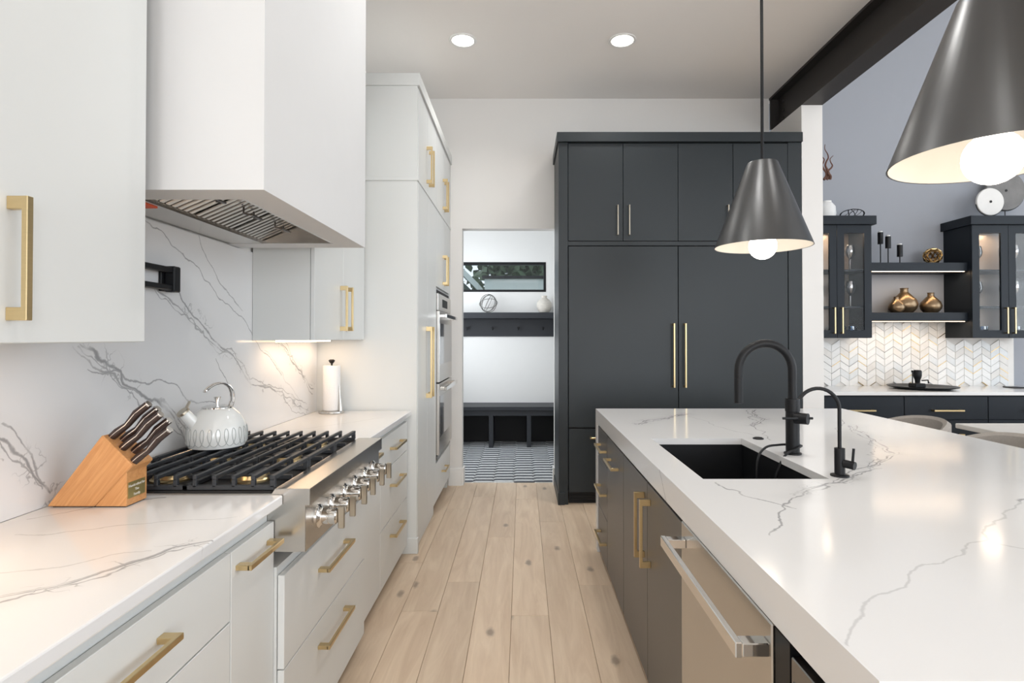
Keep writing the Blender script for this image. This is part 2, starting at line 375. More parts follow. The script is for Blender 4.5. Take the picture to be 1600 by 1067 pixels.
# mudroom ---------------------------------------------------------
struct(box('floor_mudroom', (-1.5, 1.3, 5.43, 7.72, -.06, -.008), 'twhite'))
mb = MB(); pw, ph = .196, .058
for i in range(-7, 7):
    for j in range(0, 40):
        cx = i * pw + .02; cy = 5.47 + j * ph + (ph / 2 if i % 2 else 0)
        if not (-1.4 < cx < 1.2 and cy < 7.6): continue
        hw, hh, g = pw * .5 + .018, ph * .5, .0065
        mb.mi = (j + (i // 2)) % 2
        if mb.mi == 1 and False: continue
        mb.prism([(cx - hw + g * 2, cy), (cx - hw + .04, cy - hh + g), (cx + hw - .04, cy - hh + g), (cx + hw - g * 2, cy), (cx + hw - .04, cy + hh - g), (cx - hw + .04, cy + hh - g)], 'z', -.008, 0)
o = mb.build('tile_field', ['tdark', 'tlight'], bpy.data.objects['floor_mudroom']); o['kind'] = 'stuff'
wx0, wx1, wz0, wz1 = -1.15, .318, 2.0, 2.4
mb = MB().box(-1.5, wx0, 7.62, 7.72, 0, 2.95).box(wx1, 1.3, 7.62, 7.72, 0, 2.95).box(wx0, wx1, 7.62, 7.72, 0, wz0).box(wx0, wx1, 7.62, 7.72, wz1, 2.95)
struct(mb.build('wall_mudroom', 'trim'))
struct(MB().box(-1.5, -1.4, 5.45, 5.9, 0, 2.95).box(-1.5, -1.4, 7.1, 7.62, 0, 2.95).box(-1.5, -1.4, 5.9, 7.1, 0, 1.0).box(-1.5, -1.4, 5.9, 7.1, 2.6, 2.95).build('wall_mudroom_left', 'trim'))  # opening cut only for the added side window
def window(name, axis, c, a0, a1, z0, z1, f=.05):
    # black framed window filling a wall opening; axis is the wall's normal
    B = (lambda a, b, za, zb, h: (c - h, c + h, a, b, za, zb)) if axis == 'x' else (lambda a, b, za, zb, h: (a, b, c - h, c + h, za, zb))
    mb = MB()
    for q in ((a0, a1, z1 - f, z1), (a0, a1, z0, z0 + f), (a0, a0 + f, z0 + f, z1 - f), (a1 - f, a1, z0 + f, z1 - f)): mb.box(*B(*q, .03))
    w_ = struct(mb.build(name, 'black')); box('pane', B(a0 + f, a1 - f, z0 + f, z1 - f, .003), 'pane', w_)
window('window_added', 'x', -1.45, 5.9, 7.1, 1.0, 2.6)  # added unseen window, invented to give the mudroom fill light a source
window('window_3', 'y', -8.05, -1.0, 2.2, .5, 3.3)
window('window_4', 'y', -8.05, 3.4, 7.0, .4, 4.4)
window('window_5', 'x', 8.05, -5.0, 4.8, .4, 4.4)
struct(box('wall_mudroom_right', (1.2, 1.3, 5.45, 7.62, 0, 2.95), 'trim'))
struct(box('ceiling_mudroom', (-1.5, 1.3, 5.45, 7.72, 2.95, 3.0), 'trim'))
wn = struct(MB().box(wx0, wx1, 7.615, 7.70, wz1 - .035, wz1).box(wx0, wx1, 7.615, 7.70, wz0, wz0 + .03).box(wx1 - .03, wx1, 7.615, 7.70, wz0 + .03, wz1 - .035).box(wx0, wx0 + .03, 7.615, 7.70, wz0 + .03, wz1 - .035).build('window_1', 'black'))
box('pane', (wx0 + .03, wx1 - .03, 7.655, 7.66, wz0 + .03, wz1 - .035), 'pane', wn)
# bench
t = thing('mudroom_bench', (-.15, 7.35, 0), 'black mudroom bench with open cubbies under a grey-edged seat', 'bench')
box('seat', (-1.38, 1.18, 7.13, 7.615, .47, .515), 'coal', t, .003)
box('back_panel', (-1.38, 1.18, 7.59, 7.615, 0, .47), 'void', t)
box('rail', (-1.38, 1.18, 7.16, 7.18, .40, .47), 'coal', t)
for x in (-.874, -.394, .085, .565):
    box('divider', (x - .027, x + .027, 7.16, 7.59, 0, .40), 'coal', t)
# shelf with hook rail
t = thing('coat_shelf', (-.1, 7.5, 1.40), 'black wall shelf with coat hook rail below narrow window', 'shelf')
box('shelf_board', (-1.38, 1.18, 7.36, 7.615, 1.635, 1.712), 'coal', t, .002)
box('hook_rail', (-1.38, 1.18, 7.595, 7.615, 1.40, 1.635), 'coal', t, .002)
for x in (-1.08, -.736, -.394, -.05, .279, .62):
    MB().cyl((x, 7.595, 1.515), (x, 7.56, 1.515), .008, seg=10).lathe([(.004, -.004), (.017, -.002), (.017, .006), (.004, .008)], (x, 7.556, 1.515), 14, 'y').cyl((x, 7.565, 1.51), (x, 7.545, 1.485), .006, seg=8).build('hook', 'black', t, smooth=True)
def wire_orb(name, c, r, label, rw=.004, m='bsteel', n=6, seed=1, flat=1.0):
    rr = random.Random(seed); mb = MB()
    for i in range(n):
        ax = Vector((rr.uniform(-1, 1), rr.uniform(-1, 1), rr.uniform(-.5, .5))).normalized()
        u = ax.orthogonal().normalized(); v = ax.cross(u); q = r * rr.uniform(.93, 1) - rw
        mb.tube([Vector(c) + (u * math.cos(2 * PI * k / 28) + v * math.sin(2 * PI * k / 28)) * q for k in range(28)], rw, 6, True)
    for v in mb.bm.verts: v.co.z = c[2] + (v.co.z - c[2]) * flat
    o = mb.build(name, m, smooth=True); return tag(o, label, 'orb')
wire_orb('wire_orb', (-.446, 7.47, 1.712 + .125), .125, 'openwork metal wire orb on black coat shelf')
vprof = [(.03, 0), (.06, .005), (.085, .04), (.10, .09), (.097, .13), (.07, .17), (.04, .19), (.034, .20), (.038, .225), (.036, .225), (.03, .2)]
tag(MB().lathe(vprof, (.29, 7.47, 1.712)).build('ceramic_vase', 'ceramic', smooth=True), 'round beige speckled ceramic vase with narrow neck on coat shelf', 'vase')
tag(MB().lathe([(r * .8, h * .75) for r, h in vprof], (.49, 7.48, 1.712)).build('ceramic_vase', 'wdisc', smooth=True), 'smaller pale vase beside the speckled vase on coat shelf', 'vase')
# outside
struct(box('ground_outside', (-14, 14, 7.72, 30, -.2, -.1), 'grass'))
t = thing('neighbour_house', (-3.2, 13, -.1), 'blue-grey sided neighbouring house with sloping roof outside the window', 'house')
MB().prism([(-8, -.1), (-1.3, -.1), (-1.3, 2.6), (-4.6, 5.8), (-8, 2.6)], 'y', 12, 16).build('wall', 'siding', t)
MB().prism([(-.9, 2.35), (-.9, 2.5), (-4.6, 6.15), (-4.6, 6.0)], 'y', 11.6, 16.3).build('roof', 'fence', t)
for i in range(9): box('siding_board', (-7.9, -1.31, 11.985, 12.0, .3 + i * .28, .32 + i * .28), 'fence', t)
t = thing('garden_wall', (1, 11.4, -.1), 'pale rendered garden wall in front of the trees', 'wall')
box('wall_panel', (-.75, 3.5, 11.3, 11.45, -.1, 2.56), 'fence', t); box('coping', (-.8, 3.5, 11.26, 11.49, 2.56, 2.62), 'black', t)
def tree(x, y, h, seed, label):
    rr = random.Random(seed); t = thing('tree', (x, y, -.1), label, 'tree', 'garden trees')
    MB().tube([(x, y, -.1), (x + .1, y, h * .4), (x - .1, y, h * .8)], [.16, .12, .04], 8).build('trunk', 'bark', t)
    mb = MB()
    for i in range(4200):
        v = Vector((rr.gauss(0, .42), rr.gauss(0, .3), rr.gauss(0, .36))) * h * .5 + Vector((x, y, h * .72))
        a = Vector((rr.uniform(-1, 1), rr.uniform(-1, 1), rr.uniform(-1, 1))).normalized() * .2; b = a.orthogonal().normalized() * .11
        mb._f([mb.bm.verts.new(p) for p in (v - a, v + b, v + a, v - b)])
    mb.build('foliage', 'leaf', t)
tree(.7, 19.6, 5.2, 4, 'leafy green tree behind the garden wall'); tree(12.5, 23, 5, 5, 'leafy green tree behind the garden wall')

# steel beam
BT = CE
t = thing('steel_beam', (2.417, .6, 3.323), 'dark steel I-beam running along the kitchen ceiling edge', 'beam')
box('top_flange', (2.33, 2.504, -8, 5.33, BT - .02, BT), 'beam', t)
box('bottom_flange', (2.33, 2.504, -8, 4.72, 3.323, 3.343), 'beam', t)
box('web', (2.41, 2.424, -8, 5.33, 3.343, BT - .02), 'beam', t)
for z in (3.40, 3.48, 3.56):
    MB().cyl((2.395, 5.2, z), (2.411, 5.2, z), .014, seg=6).build('bolt', 'beam', t)
box('end_plate', (2.335, 2.41, 5.31, 5.33, 3.343, BT - .02), 'beam', t)

# ---------------------------------------------------------------- left run
FX = -.735           # base cabinet face
DZ = (.06, .369, .666, .85)
def base_unit(name, y0, y1, label, fronts, fx=FX, m='white', ztop=.885):
    """fronts: list of (kind, z0, z1, (handle along, cy, cz, len) or None)"""
    t = thing(name, ((fx + WL) / 2, (y0 + y1) / 2, 0), label, 'cabinet')
    box('body', (WL + .003, fx - .022, y0, y1, .06, ztop), m, t)
    box('toe_kick', (WL + .003, fx - .07, y0, y1, 0, .06), m, t)
    for kind, z0, z1, h in fronts:
        d = front(t, kind, fx, y0, y1, z0, z1, m, PX)
        if h: pull(d, (fx, h[1], h[2]), h[3], h[0], PX)
    return t
base_unit('base_cabinet', .58, 1.4375, 'white base cabinet with wide drawers under the worktop beside knife block', [
    ('drawer', .666, .84, ('y', 1.01, .80 - .03, .32)), ('drawer', .369, .666, ('y', 1.01, .58, .32)), ('drawer', .06, .369, ('y', 1.01, .283, .32))])
base_unit('pullout_cabinet', 1.4375, 1.687, 'narrow white pull-out cabinet with one brass handle on the knife block side of rangetop', [('drawer', .06, .84, ('y', 1.56, .79, .20))])
base_unit('range_cabinet', 1.689, 2.55, 'white base cabinet with two deep drawers under the rangetop', [
    ('drawer', .396, .677, ('y', 2.12, .575, .30)), ('drawer', .06, .396, ('y', 2.12, .31, .30))], fx=-.706, ztop=.70)
base_unit('pullout_cabinet', 2.552, 2.947, 'narrow white pull-out cabinet between rangetop and drawer stack', [('drawer', .06, .85, ('y', 2.75, .80, .20))])
base_unit('base_cabinet', 2.947, 3.634, 'white three-drawer base cabinet next to tall pantry', [
    ('drawer', .666, .85, ('y', 3.29, .765, .27)), ('drawer', .369, .666, ('y', 3.29, .56, .27)), ('drawer', .06, .369, ('y', 3.29, .28, .27))])
SL = -1.315
tag(MB().box(SL, -.71, .3, 1.687, .885, CT).build('worktop', 'marble', None, .004, seg=2), 'white veined quartz worktop carrying the wooden knife block', 'worktop')
tag(MB().box(SL, -.71, 2.555, 3.634, .885, CT).build('worktop', 'marble', None, .004, seg=2), 'white veined quartz worktop carrying the paper towel roll', 'worktop')
tag(box('backsplash', (WL + .002, SL, .3, 3.634, CT, 1.797), 'marble'), 'white quartz slab backsplash with grey veins behind rangetop', 'backsplash')

# upper cabinets
UX = -1.012
t = thing('upper_cabinet', (-1.16, .8, 1.368), 'white upper cabinet with long brass handle before the range hood', 'cabinet')
box('body', (WL + .012, UX - .022, .2, 1.522, 1.368, 3.4), 'white', t)
d = front(t, 'door', UX, .9, 1.522, 1.368, 3.4, 'white', PX); pull(d, (UX, 1.116, 1.537), .245, 'z', PX, wd=.0075, postw=.013)
d = front(t, 'door', UX, .2, .9, 1.368, 3.4, 'white', PX); pull(d, (UX, .80, 1.537), .245, 'z', PX, wd=.0075, postw=.013)
t = thing('upper_cabinet', (-1.16, 3.2, 1.368), 'white two-door upper cabinet between hood and tall pantry', 'cabinet')
box('body', (WL + .012, UX - .022, 2.76, 3.634, 1.368, 2.9), 'white', t)
for a, b, h in ((2.76, 3.203, 3.155), (3.203, 3.634, 3.258)):
    d = front(t, 'door', UX, a, b, 1.368, 2.9, 'white', PX); pull(d, (UX, h, 1.545), .25, 'z', PX)
# under cabinet lights
for n, (ya, yb, pw_) in enumerate(((.45, 1.2, 1.8), (2.85, 3.55, .85))):
    t = tag(box('under_cabinet_light', (-1.24, -1.20, ya, yb, 1.358, 1.368), 'led'), ('warm light strip under the upper cabinet before the hood', 'warm light strip under the two-door upper cabinet')[n], 'light')
    area('under_cabinet_glow', (-1.20, (ya + yb) / 2, 1.352), (0, 0, 0), .04, yb - ya, pw_, (1, .68, .42))

# range hood
HX, HY0, HY1, HZ = -.732, 1.602, 2.637, 1.80
t = thing('range_hood', ((HX + WL) / 2, (HY0 + HY1) / 2, HZ), 'white plaster box range hood with steel baffle filters', 'range hood')
mb = MB().box(WL + .001, HX, HY0, 1.715, HZ, CE).box(WL + .001, HX, 2.543, HY1, HZ, CE).box(-.84, HX, 1.715, 2.543, HZ, CE).box(WL + .001, -.84, 1.715, 2.543, 2.1, CE)
bmesh.ops.remove_doubles(mb.bm, verts=mb.bm.verts, dist=1e-5)
mb.build('plaster_shell', 'plaster', t)
lin = MB().box(SL + .001, -1.163, 1.716, 2.542, HZ + .003, HZ + .05).box(-1.163, -.842, 1.716, 2.542, 2.04, 2.06).box(-.855, -.842, 1.716, 2.542, HZ + .003, 2.04).box(-1.163, -.855, 1.716, 1.727, HZ + .004, 2.04).box(-1.163, -.855, 2.531, 2.542, HZ + .004, 2.04).build('steel_liner', 'steel', t)
for q in range(3):
    ya = 1.735 + q * .266; mb = MB()
    for s_ in range(8):
        yc = ya + .016 + s_ * .032
        mb.obox((-1.01, yc, 1.885), (.30, 0, .13), (0, 1, 0), .165, .011, .006)
    f = mb.build('baffle_filter', 'steel', t, .003)
    yc = ya + .13
    MB().tube([(-1.03, yc - .04, 1.865), (-1.03, yc - .04, 1.84), (-1.0, yc - .04, 1.835), (-1.0, yc + .04, 1.835), (-1.03, yc + .04, 1.84), (-1.03, yc + .04, 1.865)], .004, 8).build('filter_handle', 'bsteel', f, smooth=True)
for yy in (1.95, 2.30): MB().lathe([(.001, 0), (.03, 0), (.034, .012), (.03, .02)], (-.885, yy, 1.93), 18).build('hood_lamp', 'chrome', t, smooth=True)
box('tag', (-1.28, -1.18, 1.73, 1.83, HZ - .001, HZ + .003), 'red', t)

# rangetop
RX = -.630; RY0, RY1 = 1.689, 2.55
t = thing('rangetop', ((RX + SL) / 2, (RY0 + RY1) / 2, .72), 'stainless steel six-burner gas rangetop with black grates', 'rangetop')
MB().prism([(SL + .002, .745), (-.643, .745), (-.643, .882), (RX, .882), (RX, .9325), (-.735, .9325), (-.745, .918), (SL + .002, .918)], 'y', RY0, RY1).build('body', 'steel', t, .0015)
box('burner_pan', (-1.29, -.752, RY0 + .012, RY1 - .012, .9175, .922), 'void', t)
box('rear_trim', (SL + .002, -1.29, RY0, RY1, .918, .945), 'steel', t, .002)
gw = (RY1 - RY0 - .03) / 3
for g in range(3):
    ya = RY0 + .016 + g * gw; yb = ya + gw - .004
    mb = MB(); zt = .967
    for i in range(10):
        x = -1.275 + i * (.525 / 9)
        w_ = .006 if i not in (0, 9) else .008
        mb.box(x - w_, x + w_, ya, yb, zt - .012, zt)
        for yy in (ya, yb - .014): mb.box(x - w_, x + w_, yy, yy + .014, .932, zt - .012)
    for yy in (ya, yb - .012, (ya + yb) / 2 - .006): mb.box(-1.281, -.744, yy, yy + .012, .924, .938)
    mb.box(-1.02, -1.004, ya, yb, .924, .938)
    mb.build('grate', 'iron', t, .0015)
    for x in (-1.135, -.875):
        yc = (ya + yb) / 2
        b = MB().lathe([(.03, 0), (.062, 0), (.062, .006), (.055, .010), (.05, .022)], (x, yc, .922)).build('burner', 'brass', t, smooth=True)
        MB().lathe([(.052, 0), (.054, .004), (.05, .009), (.001, .010)], (x, yc, .944)).build('burner_cap', 'iron', b, smooth=True)
for i, y in enumerate((1.80, 1.92, 2.06, 2.18, 2.32, 2.44)):
    k = MB().lathe([(.036, 0), (.036, .004), (.028, .010), (.026, .014)], (-.643, y, .818), 24, 'x').lathe([(.025, .014), (.025, .034), (.0235, .035), (.0235, .038), (.025, .039), (.025, .056), (.021, .060), (.001, .061)], (-.643, y, .818), 24, 'x').build('knob', 'chrome', t, smooth=True)
    MB().obox((-.572, y, .812), (0, 0, 1), (1, 0, 0), .033, .010, .005).build('knob_lever', 'nickel', k, .002)

# kettle
KX, KY, KZ = -1.165, 2.17, .967
t = thing('tea_kettle', (KX, KY, KZ), 'white enamel tea kettle with looped grey pattern standing on grates', 'kettle')
kp = [(.085, 0), (.097, .004), (.103, .02), (.105, .045), (.103, .07), (.095, .098), (.08, .122), (.062, .14), (.052, .147), (.001, .149)]
MB().lathe(kp, (KX, KY, KZ), 72).build('body', 'enamel', t, smooth=True)
def kr(z):
    for (r0, z0), (r1, z1) in zip(kp, kp[1:]):
        if z0 <= z <= z1: return r0 + (r1 - r0) * (z - z0) / (z1 - z0 + 1e-9)
    return .1
pts = []
for i in range(24 * 20):
    tt = 2 * PI * i / 20; z = .046 + .032 * math.cos(tt); th = 2 * PI * i / (24 * 20) - .125 * math.sin(tt); r = kr(z) + .0009
    pts.append((KX + r * math.cos(th), KY + r * math.sin(th), KZ + z))
MB().tube(pts, .0011, 5, True).build('looped_pattern', 'greyline', t, smooth=True)
lid = MB().lathe([(.053, .145), (.053, .151), (.045, .155), (.001, .157)], (KX, KY, KZ), 32).build('lid', 'chrome', t, smooth=True)
MB().lathe([(.005, .155), (.006, .17), (.013, .187), (.012, .189), (.001, .189)], (KX, KY, KZ), 16).build('lid_knob', 'chrome', lid, smooth=True)
sd = Vector((-.55, -.75, 0)).normalized()
s0 = Vector((KX, KY, KZ + .085)) + sd * .075; s1 = Vector((KX, KY, KZ + .142)) + sd * .122
sp = MB().cyl(s0, s1, .026, .018, 20).build('spout', 'enamel', t, smooth=True)
dr = (s1 - s0).normalized()
cp = MB().cyl(s1 - dr * .003, s1 + dr * .006, .024, .022, 24).build('spout_cap', 'nickel', sp, .001, True)
MB().obox(s1 + dr * .008 - sd * .02 + Vector((0, 0, .016)), Vector((0, 0, 1)) - sd * .5, dr, .018, .003, .009).build('thumb_tab', 'nickel', cp, .002)
ou = Vector((-sd.y, sd.x, 0)); side_ = []
for a, z in ((-.050, .15), (-.057, .175), (-.055, .203), (-.043, .226), (-.02, .239), (.006, .238), (.028, .228), (.044, .215)): side_.append((sd * a + Vector((KX, KY, KZ + z))))
n_ = len(side_); path = [p + ou * (.013 - .006 * (i / n_)) for i, p in enumerate(side_)] + [side_[-1] + sd * .006 - Vector((0, 0, .004))] + [p - ou * (.013 - .006 * (i / n_)) for i, p in reversed(list(enumerate(side_)))]
def _sm(P, n=5):
    out = []
    for i in range(len(P) - 1):
        p0, p1, p2, p3 = P[max(i - 1, 0)], P[i], P[i + 1], P[min(i + 2, len(P) - 1)]
        for k in range(n):
            q = k / n; out.append(.5 * ((2 * p1) + (p2 - p0) * q + (2 * p0 - 5 * p1 + 4 * p2 - p3) * q * q + (3 * p1 - p0 - 3 * p2 + p3) * q ** 3))
    return out + [P[-1]]
MB().tube(_sm(path), .0036, 8).build('handle', 'chrome', t, smooth=True)

# knife block
t = thing('knife_block', (-1.19, 1.605, CT), 'slanted oak knife block holding dark-handled knives on worktop', 'knife block')
KB0, KB1 = 1.558, 1.648; z0 = CT + .003
MB().prism([(-1.303, z0), (-1.173, z0), (-1.068, z0 + .112), (-1.153, z0 + .196)], 'y', KB0, KB1).build('slanted_block', 'block', t, .003)
MB().prism([(-1.172, z0), (-1.086, z0), (-1.086, z0 + .094)], 'y', KB0 + .003, KB1 - .003).build('front_support', 'block', t, .001)
box('base_pad', (-1.29, -1.09, KB0 + .006, KB1 - .006, CT, CT + .003), 'void', t)
pq = box('name_plaque', (-1.086, -1.0845, KB0 + .008, KB1 - .012, CT + .022, CT + .066), 'plaque', t)
# lettering rows on the plaque, as thin raised strokes
def text(body, size, loc, rot, m, parent, name='lettering'):
    cu = bpy.data.curves.new(name, 'FONT'); cu.body = body; cu.size = size; cu.extrude = .0003; cu.align_x = 'CENTER'
    tmp = bpy.data.objects.new(name, cu); COL.objects.link(tmp)
    dg = bpy.context.evaluated_depsgraph_get(); me = bpy.data.meshes.new_from_object(tmp.evaluated_get(dg)); bpy.data.objects.remove(tmp)
    me.transform(Matrix.Translation(Vector(loc) - wloc(parent)) @ rot.to_4x4())
    me.materials.clear(); me.materials.append(M[m]); o = bpy.data.objects.new(name, me); COL.objects.link(o); o.parent = parent; return o
from mathutils import Euler
RXF = Euler((PI / 2, 0, PI / 2)).to_matrix()
for i, s_ in enumerate(('Handcrafted for', 'The', 'Family')):
    text(s_, .0105, (-1.0843, (KB0 + KB1) / 2 - .002, CT + .052 - i * .013), RXF, 'tileb', pq)
fd = Vector((.085, 0, -.084)); dirk = Vector((.74, 0, .67)).normalized()
for u, v, ln in ((.11, .26, .135), (.268, .60, .13), (.48, .22, .14), (.65, .58, .13), (.9, .16, .13)):
    p = Vector((-1.153, KB0 + .008 + v * .074, z0 + .196)) + fd * u
    pts = [p - dirk * .004, p + dirk * ln * .15, p + dirk * ln * .4 + Vector((.002, 0, -.003)), p + dirk * ln * .7 + Vector((-.002, 0, .002)), p + dirk * ln]
    h = MB().tube(pts, [.011, .0115, .0092, .0118, .0105], 12).build('knife_handle', 'handle', t, smooth=True)
    nrm = Vector((.67, 0, -.74)).normalized()
    MB().tube([q + Vector((0, -.0102, 0)) for q in pts], .0016, 6).build('rivet_strip', 'chrome', h, smooth=True)
    MB().cyl(pts[-1] - dirk * .002, pts[-1] + dirk * .003, .0106, .0098, 12).build('end_cap', 'chrome', h, smooth=True)

# paper towel
t = thing('paper_towel_holder', (-1.185, 3.53, CT), 'paper towel roll on round steel stand on worktop', 'paper towel')
PTX, PTY = -1.185, 3.53
MB().lathe([(.075, 0), (.078, .004), (.076, .012), (.06, .016), (.001, .016)], (PTX, PTY, CT), 32).build('base', 'steel', t, smooth=True)
MB().lathe([(.02, .018), (.05, .018), (.052, .022), (.052, .29), (.05, .294), (.02, .294)], (PTX, PTY, CT), 32).build('paper_roll', 'paper', t, smooth=True)
MB().lathe([(.006, .016), (.006, .305), (.013, .312), (.02, .325), (.012, .332), (.001, .332)], (PTX, PTY, CT), 16).build('finial', 'black', t, smooth=True)
MB().tube([(PTX + .062, PTY - .02, CT + .014), (PTX + .060, PTY - .02, CT + .06), (PTX + .054, PTY - .02, CT + .17)], [.012, .008, .002], 10).build('tension_arm', 'steel', t, smooth=True)

# pot filler
t = thing('pot_filler', (SL, 2.08, 1.54), 'black folding pot filler mounted on the marble backsplash', 'tap')
MB().box(SL, SL + .012, 2.045, 2.115, 1.55, 1.64).build('wall_plate', 'black', t, .003)
MB().box(SL + .012, SL + .05, 2.06, 2.10, 1.548, 1.642).build('bracket', 'black', t, .004)
MB().box(SL + .022, SL + .044, 1.60, 2.07, 1.617, 1.637).build('upper_arm', 'black', t, .003)
MB().box(SL + .022, SL + .044, 1.60, 2.07, 1.553, 1.573).build('lower_arm', 'black', t, .003)
MB().cyl((SL + .033, 1.61, 1.49), (SL + .033, 1.61, 1.645), .014).build('joint', 'black', t, smooth=True)

# tall cabinets --------------------------------------------------
TX = -.674; TT = 3.09
def tall(name, y0, y1, label):
    t = thing(name, ((TX + WL) / 2, (y0 + y1) / 2, 0), label, 'cabinet')
    return t
t = tall('pantry_cabinet', 3.646, 4.44, 'tall white pantry cabinet with long paired brass handles')
box('body', (WL + .003, TX - .022, 3.646, 4.44, .0, TT - .08), 'white', t)
box('face_post', (TX - .022, TX - .003, 3.646, 3.664, .0, TT - .08), 'white', t)
box('crown', (WL + .003, TX + .012, 3.636, 4.44, TT - .08, TT), 'white', t, .002)
box('band', (WL + .003, TX + .004, 3.638, 4.44, 2.395, 2.42), 'white', t, .002)
box('base_foot', (WL + .003, TX + .006, 3.638, 3.67, 0, .10), 'white', t, .002)
for a, b, h in ((3.664, 4.035, 3.985), (4.035, 4.44, 4.085)):
    d = front(t, 'door', TX, a, b, 2.42, TT - .085, 'white', PX); pull(d, (TX, h, 2.60), .26, 'z', PX)
    d = front(t, 'door', TX, a, b, .10, 2.395, 'white', PX); pull(d, (TX, h, 1.21), .50, 'z', PX, wd=.008, postw=.016)
t = tall('oven_cabinet', 4.44, 5.26, 'tall white oven cabinet with paired brass handles above the double oven')
MB().box(WL + .003, TX - .022, 4.44, 4.46, 0, TT - .08).box(WL + .003, TX - .022, 5.24, 5.327, 0, TT - .08).box(WL + .003, TX - .022, 4.46, 5.24, 1.77, TT - .08).box(WL + .003, TX - .022, 4.46, 5.24, .06, .415).box(WL + .003, WL + .02, 4.46, 5.24, .415, 1.77).build('body', 'white', t)
box('filler', (TX - .022, TX - .004, 5.24, 5.327, .1, TT - .08), 'white', t)
box('crown', (WL + .003, TX + .012, 4.44, 5.327, TT - .08, TT), 'white', t, .002)
box('band', (WL + .003, TX + .004, 4.44, 5.327, 2.395, 2.42), 'white', t, .002)
for a, b, h in ((4.44, 4.85, 4.80), (4.85, 5.25, 4.90)):
    d = front(t, 'door', TX, a, b, 2.42, TT - .085, 'white', PX); pull(d, (TX, h, 2.60), .26, 'z', PX)
    d = front(t, 'door', TX, a, b, 1.785, 2.395, 'white', PX); pull(d, (TX, h, 1.955), .25, 'z', PX)
d = front(t, 'drawer', TX, 4.44, 5.25, .10, .40, 'white', PX); pull(d, (TX, 4.85, .27), .22, 'y', PX)
t = thing('double_oven', (-.95, 4.85, .42), 'built-in stainless double wall oven in the tall white cabinet', 'oven')
box('casing', (WL + .03, TX - .006, 4.465, 5.235, .42, 1.765), 'void', t)
box('control_panel', (TX - .006, TX + .012, 4.465, 5.235, 1.60, 1.735), 'steel', t, .002)
box('display', (TX + .012, TX + .0135, 4.70, 5.0, 1.635, 1.70), 'void', t)
for za, zb in ((1.03, 1.595), (.455, 1.02)):
    d = box('oven_door', (TX - .006, TX + .022, 4.465, 5.235, za, zb), 'steel', t, .003)
    box('oven_window', (TX + .022, TX + .0235, 4.50, 5.20, za + .14, zb - .10), 'glassdark', d)
    MB().box(TX + .062, TX + .078, 4.48, 5.22, zb - .055, zb - .025).box(TX + .022, TX + .062, 4.49, 4.52, zb - .052, zb - .028).box(TX + .022, TX + .062, 5.18, 5.21, zb - .052, zb - .028).build('oven_handle', 'chrome', d, .002)
box('vent_strip', (TX - .006, TX + .008, 4.465, 5.235, .42, .452), 'bsteel', t)

# ---------------------------------------------------------------- dark refrigerator wall
FY = 4.71
t = thing('tall_cabinet', (1.3, 5.0, 0), 'slate grey cabinet surround above the panelled refrigerators', 'cabinet')
box('side_panel', (.303, .380, FY, 5.328, 0, TT - .08), 'slate', t, .002)
box('side_panel', (2.214, 2.328, FY, 5.328, 0, TT - .08), 'slate', t, .002)
box('crown', (.288, 2.329, FY - .025, 5.328, TT - .08, TT), 'slate', t, .002)
box('plinth', (.296, .352, FY - .012, 5.328, 0, .10), 'slate', t, .002)
box('body', (.380, 2.214, FY + .022, 5.328, 2.17, TT - .08), 'slate', t)
box('rail', (.380, 2.214, FY, FY + .02, 2.15, 2.182), 'slate', t)
for i in range(4):
    a = .382 + i * .458
    d = front(t, 'door', FY, a, a + .458, 2.186, TT - .088, 'slate', NY)
    hx = a + .458 - .048 if i % 2 == 0 else a + .048
    pull(d, (hx, FY, 2.358), .25, 'z', NY, .032, 'nickel', .006, .006, True)
for i in range(2):
    a = .383 + i * .914; b = a + .914
    t = thing('refrigerator', ((a + b) / 2, 5.0, 0), ('slate panelled refrigerator column beside the mudroom opening', 'slate panelled refrigerator column beside the white wing wall')[i], 'refrigerator')
    box('body', (a + .002, b - .002, FY + .024, 5.30, .10, 2.148), 'void', t)
    d = front(t, 'door', FY, a, b, .636, 2.145, 'slate', NY, .003)
    hx = b - .045 if i == 0 else a + .05
    pull(d, (hx, FY, 1.236), .53, 'z', NY, .04, 'brass', .009, .008, True)
    d = front(t, 'drawer', FY, a, b, .10, .626, 'slate', NY, .003)
    pull(d, ((a + b) / 2, FY, .556), .56, 'x', NY, .04, 'brass', .009, .008, True)
    g = box('toe_grille', (a + .01, b - .01, FY + .05, FY + .06, .0, .098), 'void', t)
    for q in range(4): box('grille_slat', (a + .02, b - .02, FY + .046, FY + .05, .014 + q * .022, .024 + q * .022), 'black', g)

# ---------------------------------------------------------------- island
IX = .49; IL, IR, IN, IF = .484, 2.11, .774, 3.745
sx0, sx1, sy0, sy1 = .597, 1.015, 1.877, 2.633
mb = MB(); xs = [IL, sx0, sx1, IR]; ys = [IN, sy0, sy1, IF]
vt = {}
for z in (.887, CT):
    for i in range(4):
        for j in range(4): vt[(i, j, z)] = mb.bm.verts.new((xs[i], ys[j], z))
for i in range(3):
    for j in range(3):
        if i == 1 and j == 1: continue
        for z in (.887, CT): mb._f([vt[(i, j, z)], vt[(i + 1, j, z)], vt[(i + 1, j + 1, z)], vt[(i, j + 1, z)]])
def side(i0, j0, i1, j1): mb._f([vt[(i0, j0, .887)], vt[(i1, j1, .887)], vt[(i1, j1, CT)], vt[(i0, j0, CT)]])
for k in range(3):
    side(k, 0, k + 1, 0); side(k, 3, k + 1, 3); side(0, k, 0, k + 1); side(3, k, 3, k + 1)
side(1, 1, 2, 1); side(1, 2, 2, 2); side(1, 1, 1, 2); side(2, 1, 2, 2)
